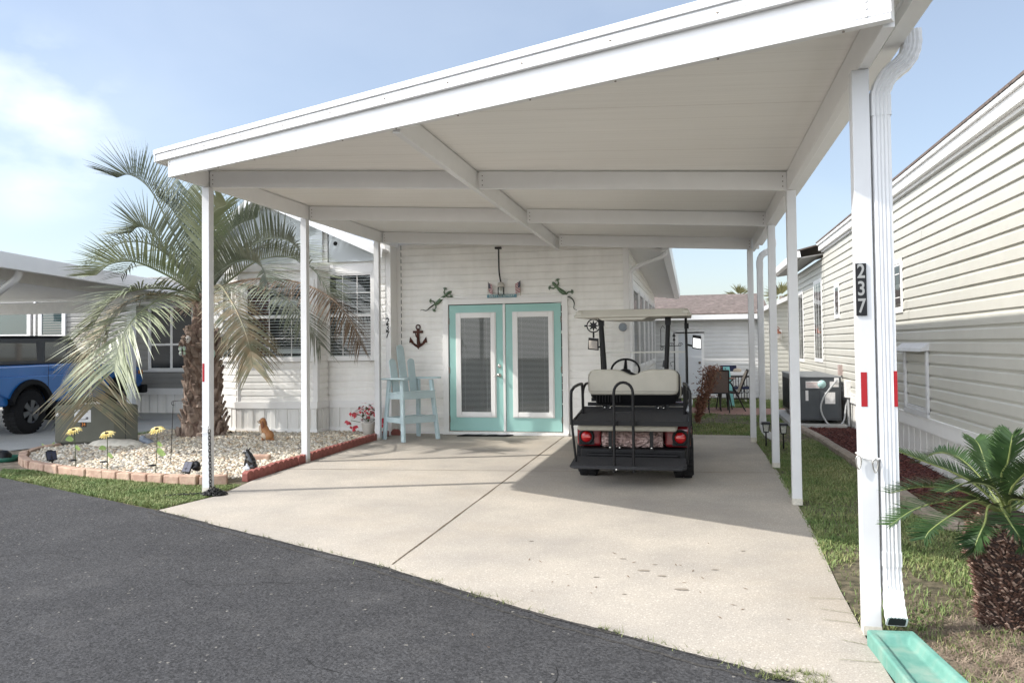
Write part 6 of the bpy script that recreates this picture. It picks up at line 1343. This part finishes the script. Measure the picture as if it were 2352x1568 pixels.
# black sitting animal with pale base
ff=thing('black_figurine','glossy black sitting animal figurine with a pale base near the red edging','figurine',tuple(G(572,1080,.05)))
b=G(574,1079,.05); GB=M('glossy black glaze',(.012,.012,.013),.18,coat=.6)
m=MB(); e3(m,.02,0,.10,.052,.055,.085,-.35); e3(m,-.01,0,.16,.045,.045,.055,-.5); e3(m,-.04,0,.205,.038,.038,.034); e3(m,-.07,0,.20,.024,.024,.018); e3(m,.045,0,.04,.05,.055,.045,.5); m.tube([b+Vector((-.02,-.03,.235)),b+Vector((-.015,-.033,.262))],[.014,.003],6); m.tube([b+Vector((-.02,.03,.235)),b+Vector((-.015,.033,.262))],[.014,.003],6); m.tube([b+Vector((-.035,-.03,.13)),b+Vector((-.05,-.03,.05))],[.014,.012],6); part('body',m,GB,ff,remesh=.007)
m=MB(); e3(m,-.055,-.032,.222,.009,.007,.009); e3(m,-.055,.032,.222,.009,.007,.009); e3(m,-.088,0,.205,.008,.012,.010); part('eyes_and_muzzle',m,M('pale glaze',(.5,.5,.5),.3),ff)
m=MB(); e3(m,-.02,0,.02,.07,.06,.028); e3(m,-.02,-.02,.055,.022,.02,.035); part('base',m,M('grey white glaze',(.50,.52,.56),.4,.25,40),ff,remesh=.008)
# poinsettia
c=G(846,1003,.03); c.y=11.70; c=at(846,1003,11.70); c.z=.03
pp=thing('poinsettia','potted red poinsettia in a white pot beside the far left carport post','potted plant',tuple(c))
m=MB(); m.lathe(c,[(.001,0),(.075,0),(.112,.20),(.122,.205),(.122,.23),(.105,.225),(.10,.20)],24); part('pot',m,M('white glazed pot',(.72,.70,.66),.35,.05,10),pp)
m=MB(); m.lathe(c+Vector((0,0,.19)),[(.001,0),(.103,0)],20); m.tube([c+Vector((.125*math.cos(a),.125*math.sin(a),.22)) for a in [i*math.pi/8 for i in range(17)]],.004,5); m.tube([c+Vector((.115*math.cos(a),.115*math.sin(a),.26)) for a in [i*math.pi/8 for i in range(17)]],.004,5); part('soil_and_wire',m,DARK,pp)
m=MB(); m4=MB()
for k in range(120):
    a=random.uniform(0,6.28); q_=random.random()**.5; r=.20*q_; h=.50-.16*q_**2+random.uniform(-.09,.03); p=c+Vector((r*math.cos(a)-.02,r*math.sin(a),h)); u_=Vector((math.cos(a+random.gauss(0,.6)),math.sin(a+random.gauss(0,.6)),random.uniform(-.9,.3))).normalized(); v_=u_.cross(Vector((0,0,1))).normalized()*.024; l=random.uniform(.05,.095)
    mm_=m if random.random()<.8 else m4; mm_.add([p,p+u_*l*.45+v_,p+u_*l,p+u_*l*.45-v_],[(0,1,2,3)])
for (dx,dz) in ((-.27,.36),(-.30,.22),(-.24,.16),(.24,.26),(.22,.20)):
    for k in range(5): p=c+Vector((dx+random.gauss(0,.02),random.gauss(0,.02),dz+random.gauss(0,.02))); u_=Vector((random.gauss(0,1),random.gauss(0,.5),-.8)).normalized(); v_=u_.cross(Vector((0,1,0))).normalized()*.026; l=.075; m.add([p,p+u_*l*.45+v_,p+u_*l,p+u_*l*.45-v_],[(0,1,2,3)])
part('red_bracts',m,M('poinsettia red',(.42,.012,.030),.5,0,20,col2=(.62,.06,.08)),pp); part('green_leaves',m4,M('dark red green leaf',(.05,.05,.02),.5),pp)
m=MB()
for (dx,dz) in ((-.27,.36),(-.30,.24),(.22,.28),(-.1,.42),(.1,.42),(0,.45),(.05,.4)): m.tube([c+Vector((0,0,.2)),c+Vector((dx*.5,0,dz*.9)),c+Vector((dx,0,dz))],.005,5)
part('stem',m,M('plant stem',(.10,.12,.05),.7),pp)
# tall pale blue bar chair
O=Vector((-4.335,11.60,0)); ex=Vector((.607,.794,0)); ef=Vector((.794,-.607,0)); ez=Vector((0,0,1))
ch=thing('tall_deck_chair','pale blue tall wooden deck chair with a slatted back left of the doors','chair',tuple(O))
LB=M('pale blue wood paint',(.46,.57,.59),.45,.05,6)
def W_(a,b_,z): return O+ex*a+ef*b_+ez*z
def plank(m,p,q,wd,th,wv): 
    p,q=Vector(p),Vector(q); d=(q-p); wv=(Vector(wv)-d.normalized()*Vector(wv).dot(d.normalized())).normalized(); tv=d.normalized().cross(wv); m.obox((p+q)/2,d/2,wv*wd/2,tv*th/2); return m
for sa in (-1,1):
    for fb,tb in ((.28,.17),(-.28,-.20)):
        part('leg',plank(MB(),W_(sa*.315,fb,0),W_(sa*.265,tb,.925),.085,.035,ef),LB,ch,.004)
    m=MB(); P=[(-.07,-.30),(.06,-.30),(.075,.15),(.07,.30),(.03,.345),(-.03,.345),(-.07,.30)]
    m.prism([W_(sa*.30+a,b_,.93+(.012 if b_>0 else 0)) for a,b_ in P],(0,0,.025)); part('armrest',m,LB,ch,.005)
m=MB(); plank(m,W_(-.285,.235,.69),W_(.285,.235,.69),.10,.025,ez); part('front_apron',m,LB,ch,.003)
m=MB(); 
for sa in (-1,1): plank(m,W_(sa*.265,.23,.69),W_(sa*.265,-.25,.67),.09,.025,ez)
part('side_apron',m,LB,ch,.003)
m=MB()
for k in range(5): plank(m,W_(-.29,.21-k*.095,.752-.008*k),W_(.29,.21-k*.095,.752-.008*k),.085,.020,ef)
part('seat',m,LB,ch,.003)
m=MB(); plank(m,W_(-.30,.25,.315),W_(.30,.25,.315),.09,.025,ez); plank(m,W_(-.30,-.26,.315),W_(.30,-.26,.315),.07,.025,ez); plank(m,W_(-.30,.21,.365),W_(.30,.21,.365),.12,.020,ef)
for sa in (-1,1): plank(m,W_(sa*.30,.25,.315),W_(sa*.30,-.26,.315),.08,.022,ez)
part('footrest',m,LB,ch,.003)
for cx_,top,wd,ln_ in ((-.155,1.25,.12,-.02),(0.0,1.47,.13,0),(.155,1.25,.12,.02)):
    b0=W_(cx_,-.17,.70); t0=W_(cx_*1.12,-.17-(top-.70)*.22,top); d=(t0-b0).normalized(); nt_=ex.cross(d).normalized(); P=[b0-ex*wd/2,b0+ex*wd/2]+[t0-d*wd/2+ex*wd/2*math.cos(a)+d*wd/2*math.sin(a) for a in [i*math.pi/10 for i in range(11)]]
    m=MB(); m.prism(P,nt_*.022); part('back_slat',m,LB,ch,.003)
m=MB(); plank(m,W_(-.26,-.24,.93),W_(.26,-.24,.93),.05,.03,ez); part('back_rail',m,LB,ch,.003)

# ================================================================ GARDEN LANTERNS, PATIO
def lantern(c,label):
    t=thing('path_lantern',label,'garden light',tuple(c),'black solar path lanterns beside the driveway')
    m=MB(); m.tube([c,c+Vector((0,0,.20))],.011,8); m.box(c.x-.035,c.x+.035,c.y-.035,c.y+.035,c.z+.20,c.z+.215); part('stake',m,BLACK,t)
    m=MB(); z=c.z+.215; m.prism([(c.x-.03,c.y-.03,z),(c.x+.03,c.y-.03,z),(c.x+.03,c.y+.03,z),(c.x-.03,c.y+.03,z)],(0,0,.1)); m.v=[(c.x+(x-c.x)*(1.35 if zz>z+.05 else 1),c.y+(y-c.y)*(1.35 if zz>z+.05 else 1),zz) for x,y,zz in m.v]; part('glass',m,M('ribbed lamp glass',(.55,.55,.50),.15,.3,80,spec=.8),t)
    m=MB()
    for sx in (-1,1):
        for sy in (-1,1): m.tube([(c.x+sx*.031,c.y+sy*.031,z),(c.x+sx*.042,c.y+sy*.042,z+.10)],.005,5)
    m.add([(c.x+a*.068,c.y+b_*.068,z+.10) for a,b_ in ((-1,-1),(1,-1),(1,1),(-1,1))]+[(c.x+a*.052,c.y+b_*.052,z+.13) for a,b_ in ((-1,-1),(1,-1),(1,1),(-1,1))],[(3,2,1,0),(4,5,6,7),(0,1,5,4),(1,2,6,5),(2,3,7,6),(3,0,4,7)]); part('cap',m,BLACK,t)
lantern(G(1760,1026),'black solar path lantern standing clear in front of the rear downspout')
lantern(G(1800,1030),'black solar path lantern mostly hidden behind the third right carport post')
BRN=M('brown sling fabric',(.17,.13,.11),.85,.15,60); TANS=M('tan sling fabric',(.50,.42,.32),.8,.1,30)
PYY=17.3
def P_(x,y,Y=PYY): return at(x,y,Y)
t=thing('sling_chair','brown sling patio chair seen from behind at the left of the patio','patio chair',(.14,17.3,0),'patio chairs')
a=P_(1627,1079-0); tl=at(1627,837-57+0,17.0)
c0=at(1627,1079,17.0)
xl,xr=at(1627,850,17.0).x,at(1673,850,17.0).x; zt=at(1650,840-57+0,17).z; zt=at(1650,1079-0,17).z
zt=.86
m=MB(); m.prism([(xl,17.0,.40),(xr,17.0,.40),(xr,16.85,zt),(xl,16.85,zt)],(0,.02,0)); part('backrest',m,BRN,t)
m=MB(); m.prism([(xl,17.0,.40),(xr,17.0,.40),(xr,17.45,.42),(xl,17.45,.42)],(0,0,.02)); part('seat',m,BRN,t)
m=MB(); 
for x in (xl,xr): m.tube([(x,16.84,zt+.01),(x,17.0,.40),(x,16.78,.0)],.014,6); m.tube([(x,17.45,.42),(x,17.5,.0)],.014,6); m.tube([(x,16.95,.62),(x,17.4,.62),(x,17.46,.42)],.014,6)
m.tube([(xl,16.84,zt+.01),(xr,16.84,zt+.01)],.014,6); m.tube([(xl,16.99,.39),(xr,16.99,.39)],.014,6); part('frame',m,IRON,t)
t=thing('patio_table','dark wrought iron patio table with a reddish top between the two sling chairs','patio table',(.62,17.7,0))
m=MB(); m.lathe((.60,17.7,.655),[(.001,.03),(.24,.03),(.25,.015),(.24,0),(.001,0)],26); part('tabletop',m,M('reddish stone top',(.26,.15,.12),.5,.3,20),t)
for k in range(6):
    a=k*math.pi/3; m=MB(); m.tube(cat([(.6+.20*math.cos(a),17.7+.20*math.sin(a),.655),(.6+.09*math.cos(a),17.7+.09*math.sin(a),.52),(.6+.12*math.cos(a),17.7+.12*math.sin(a),.3),(.6+.17*math.cos(a),17.7+.17*math.sin(a),.0)],10),.013,6); part('leg',m,IRON,t)
t=thing('sling_chair','tan sling patio chair in side view leaning right beside the iron table','patio chair',(.95,17.4,0),'patio chairs')
m=MB(); m.prism([(.90,17.2,.40),(1.08,17.2,.84),(1.05,17.2,.85),(.87,17.2,.40)],(0,.42,0)); part('backrest',m,TANS,t)
m=MB(); m.prism([(.48,17.2,.42),(.90,17.2,.37),(.90,17.2,.35),(.48,17.2,.40)],(0,.42,0)); part('seat',m,BRN,t)
m=MB()
for y in (17.19,17.63):
    m.tube([(1.09,y,.87),(.90,y,.38),(.48,y,.41)],.016,6); m.tube(cat([(.52,y,.0),(.50,y,.40),(.56,y,.60),(.70,y,.62),(.82,y,.42),(1.02,y,.0)],18),.013,6)
part('frame',m,IRON,t)
t=thing('aqua_post','short square aqua painted post standing on the patio edge','post',(.68,18.4,0))
a=at(1660,934-60,18.4); m=MB(); pb=at(1681,935,18.4); ptp=at(1669,842,18.4)
m.prism([(pb.x-.10,18.35,0),(pb.x+.06,18.35,0),(ptp.x+.06,18.35,ptp.z),(ptp.x-.08,18.35,ptp.z)],(0,.12,0)); part('post',m,M('aqua post paint',(.24,.58,.56),.6,.1,10),t,.006)
t=thing('garden_bench','dark wrought iron garden bench with scrollwork in front of the back shed','bench',(.95,19.4,0))
m=MB(); bx0,bx1=.75,1.25
for k in range(9):
    x=bx0+(bx1-bx0)*k/8; m.tube([(x,19.4,.12),(x,19.42,.62)],.009,5)
for k in range(4):
    x=bx0+.06+k*.125; m.tube([(x+.055*math.cos(a),19.39,.33+.09*math.sin(a)) for a in [i*math.pi/6 for i in range(13)]],.008,5,False)
m.box(bx0,bx1,19.38,19.42,.10,.13); m.box(bx0,bx1,19.38,19.42,.62,.66)
for x in (bx0,bx1): m.box(x-.015,x+.015,19.1,19.4,0,.66)
part('frame',m,IRON,t); m=MB(); m.box(bx0,bx1,19.0,19.4,.36,.40); part('seat',m,M('navy cushion',(.02,.025,.06),.8),t)
t=thing('white_side_table','white folding table behind the aqua post','table',(.95,19.8,0))
m=MB(); m.box(.70,1.22,19.6,20.0,.69,.74); part('tabletop',m,TRIM,t); 
for x in (.74,1.18): m=MB(); m.box(x-.015,x+.015,19.7,19.9,0,.69); part('leg',m,TRIM,t)
t=thing('navy_cushion','navy cushion with white piping standing on the white folding table','cushion',(.85,19.8,.74)); m=MB(); m.box(.60,.98,19.82,19.90,.745,.90); part('cushion',m,MATS['navy cushion'],t,.03,3); m=MB(); m.tube([(.62,19.80,.90),(.96,19.80,.90)],.006,5); part('piping',m,TRIM,t)
t=thing('cloth_bag','small beige cloth bundle on the white folding table','bundle',(1.0,19.7,.74)); m=MB(); m.ell((.99,19.7,.77),(.10,.07,.055),12,8); part('bundle',m,TANS,t)
t=thing('sign_hook','black wrought iron garden stand with an arrow finial behind the golf cart','garden stand',(-.35,16.0,0))
YH=16.0; c=at(1548,766,YH); m=MB(); m.cyl((c.x,YH,0),(c.x,YH,c.z-.02),.010,6); m.prism([(c.x-.035,YH,c.z-.06),(c.x+.035,YH,c.z-.06),(c.x,YH,c.z+.03)],(0,.01,0)); m.prism([(c.x-.03,YH,c.z-.14),(c.x+.03,YH,c.z-.14),(c.x,YH,c.z-.07)],(0,.01,0))
z1_=at(1548,795,YH).z; m.tube([(c.x-.28,YH,z1_),(c.x+.10,YH,z1_+.01)],.008,5)
for x,s in ((c.x+.12,1),(c.x-.24,-1),(c.x-.06,1)): m.tube([(x+.045*(1-i/20)*math.cos(i*.5),YH,z1_+(.03 if s>0 else -.05)+.045*(1-i/20)*math.sin(i*.5)) for i in range(19)],.006,5)
m.tube([(c.x-.26,YH,z1_),(c.x-.26,YH,z1_+.35),(c.x-.22,YH,z1_+.42),(c.x-.18,YH,z1_+.36)],.007,5); m.tube([(c.x,YH,z1_-.3),(c.x-.08,YH,z1_-.33),(c.x-.06,YH,z1_-.40)],.006,5); part('stand',m,IRON,t)
m=MB(); m.prism([(c.x-.24,YH,z1_-.42),(c.x-.12,YH,z1_-.40),(c.x-.11,YH,z1_-.26),(c.x-.22,YH,z1_-.28)],(0,.01,0)); part('plaque',m,M('slate plaque',(.12,.12,.13),.7),t)
t=thing('hose_pot','shallow dark green plastic dish with a black fitting at the far left','garden dish',(-9.3,8.7,0)); c=G(14,1054,.02); m=MB(); m.lathe(c-Vector((0,0,.02)),[(.001,.01),(.13,.01),(.17,.055),(.18,.055),(.14,0)],24); part('dish',m,M('dark green plastic',(.015,.10,.065),.4),t); m=MB(); m.lathe(c+Vector((-.05,0,0)),[(.10,0),(.10,.06),(.05,.11),(.001,.11)],14); part('fitting',m,BLACK,t)
for (x,y,lab) in ((.12,4.2,''),): pass
m=MB()
for (x,y,n_) in ((-1.62,4.66,26),(-1.25,4.44,40),(-1.05,4.34,22),(-.42,4.02,16),(-2.1,4.9,18),(.28,3.62,60),(.45,3.56,50),(-.1,3.84,14),(.16,3.70,20)):
    for k in range(n_):
        p=Vector((x+random.gauss(0,.05),y+random.gauss(0,.018)-.02,0)); a=random.uniform(0,6.28); l=random.uniform(.02,.06); d=Vector((math.cos(a)*l*.7,math.sin(a)*l*.5,l*random.uniform(.3,.8))); q=Vector((-d.y,d.x,0)).normalized()*.0022; m.add([p-q,p+q,p+d],[(0,1,2)])
tag(structure('joint weeds',m,MATS['weed'],'stuff'),'tufts of weed growing in the crack between road and slab','weeds')
# small leaf bits lying on the slab
m=MB()
for k in range(26):
    p=Vector((random.gauss(-.35,.6),random.gauss(4.9,.5),.0055)); a=random.uniform(0,3.1); l=random.uniform(.008,.03); d=Vector((math.cos(a)*l,math.sin(a)*l,.001)); q=Vector((-d.y,d.x,0)).normalized()*.004; m.add([p-d,p+q,p+d,p-q],[(0,1,2,3)])
tag(structure('leaf debris',m,M('dead leaf bit',(.16,.10,.06),.9),'stuff'),'tiny dead leaf bits lying on the sunlit slab','leaf bits')
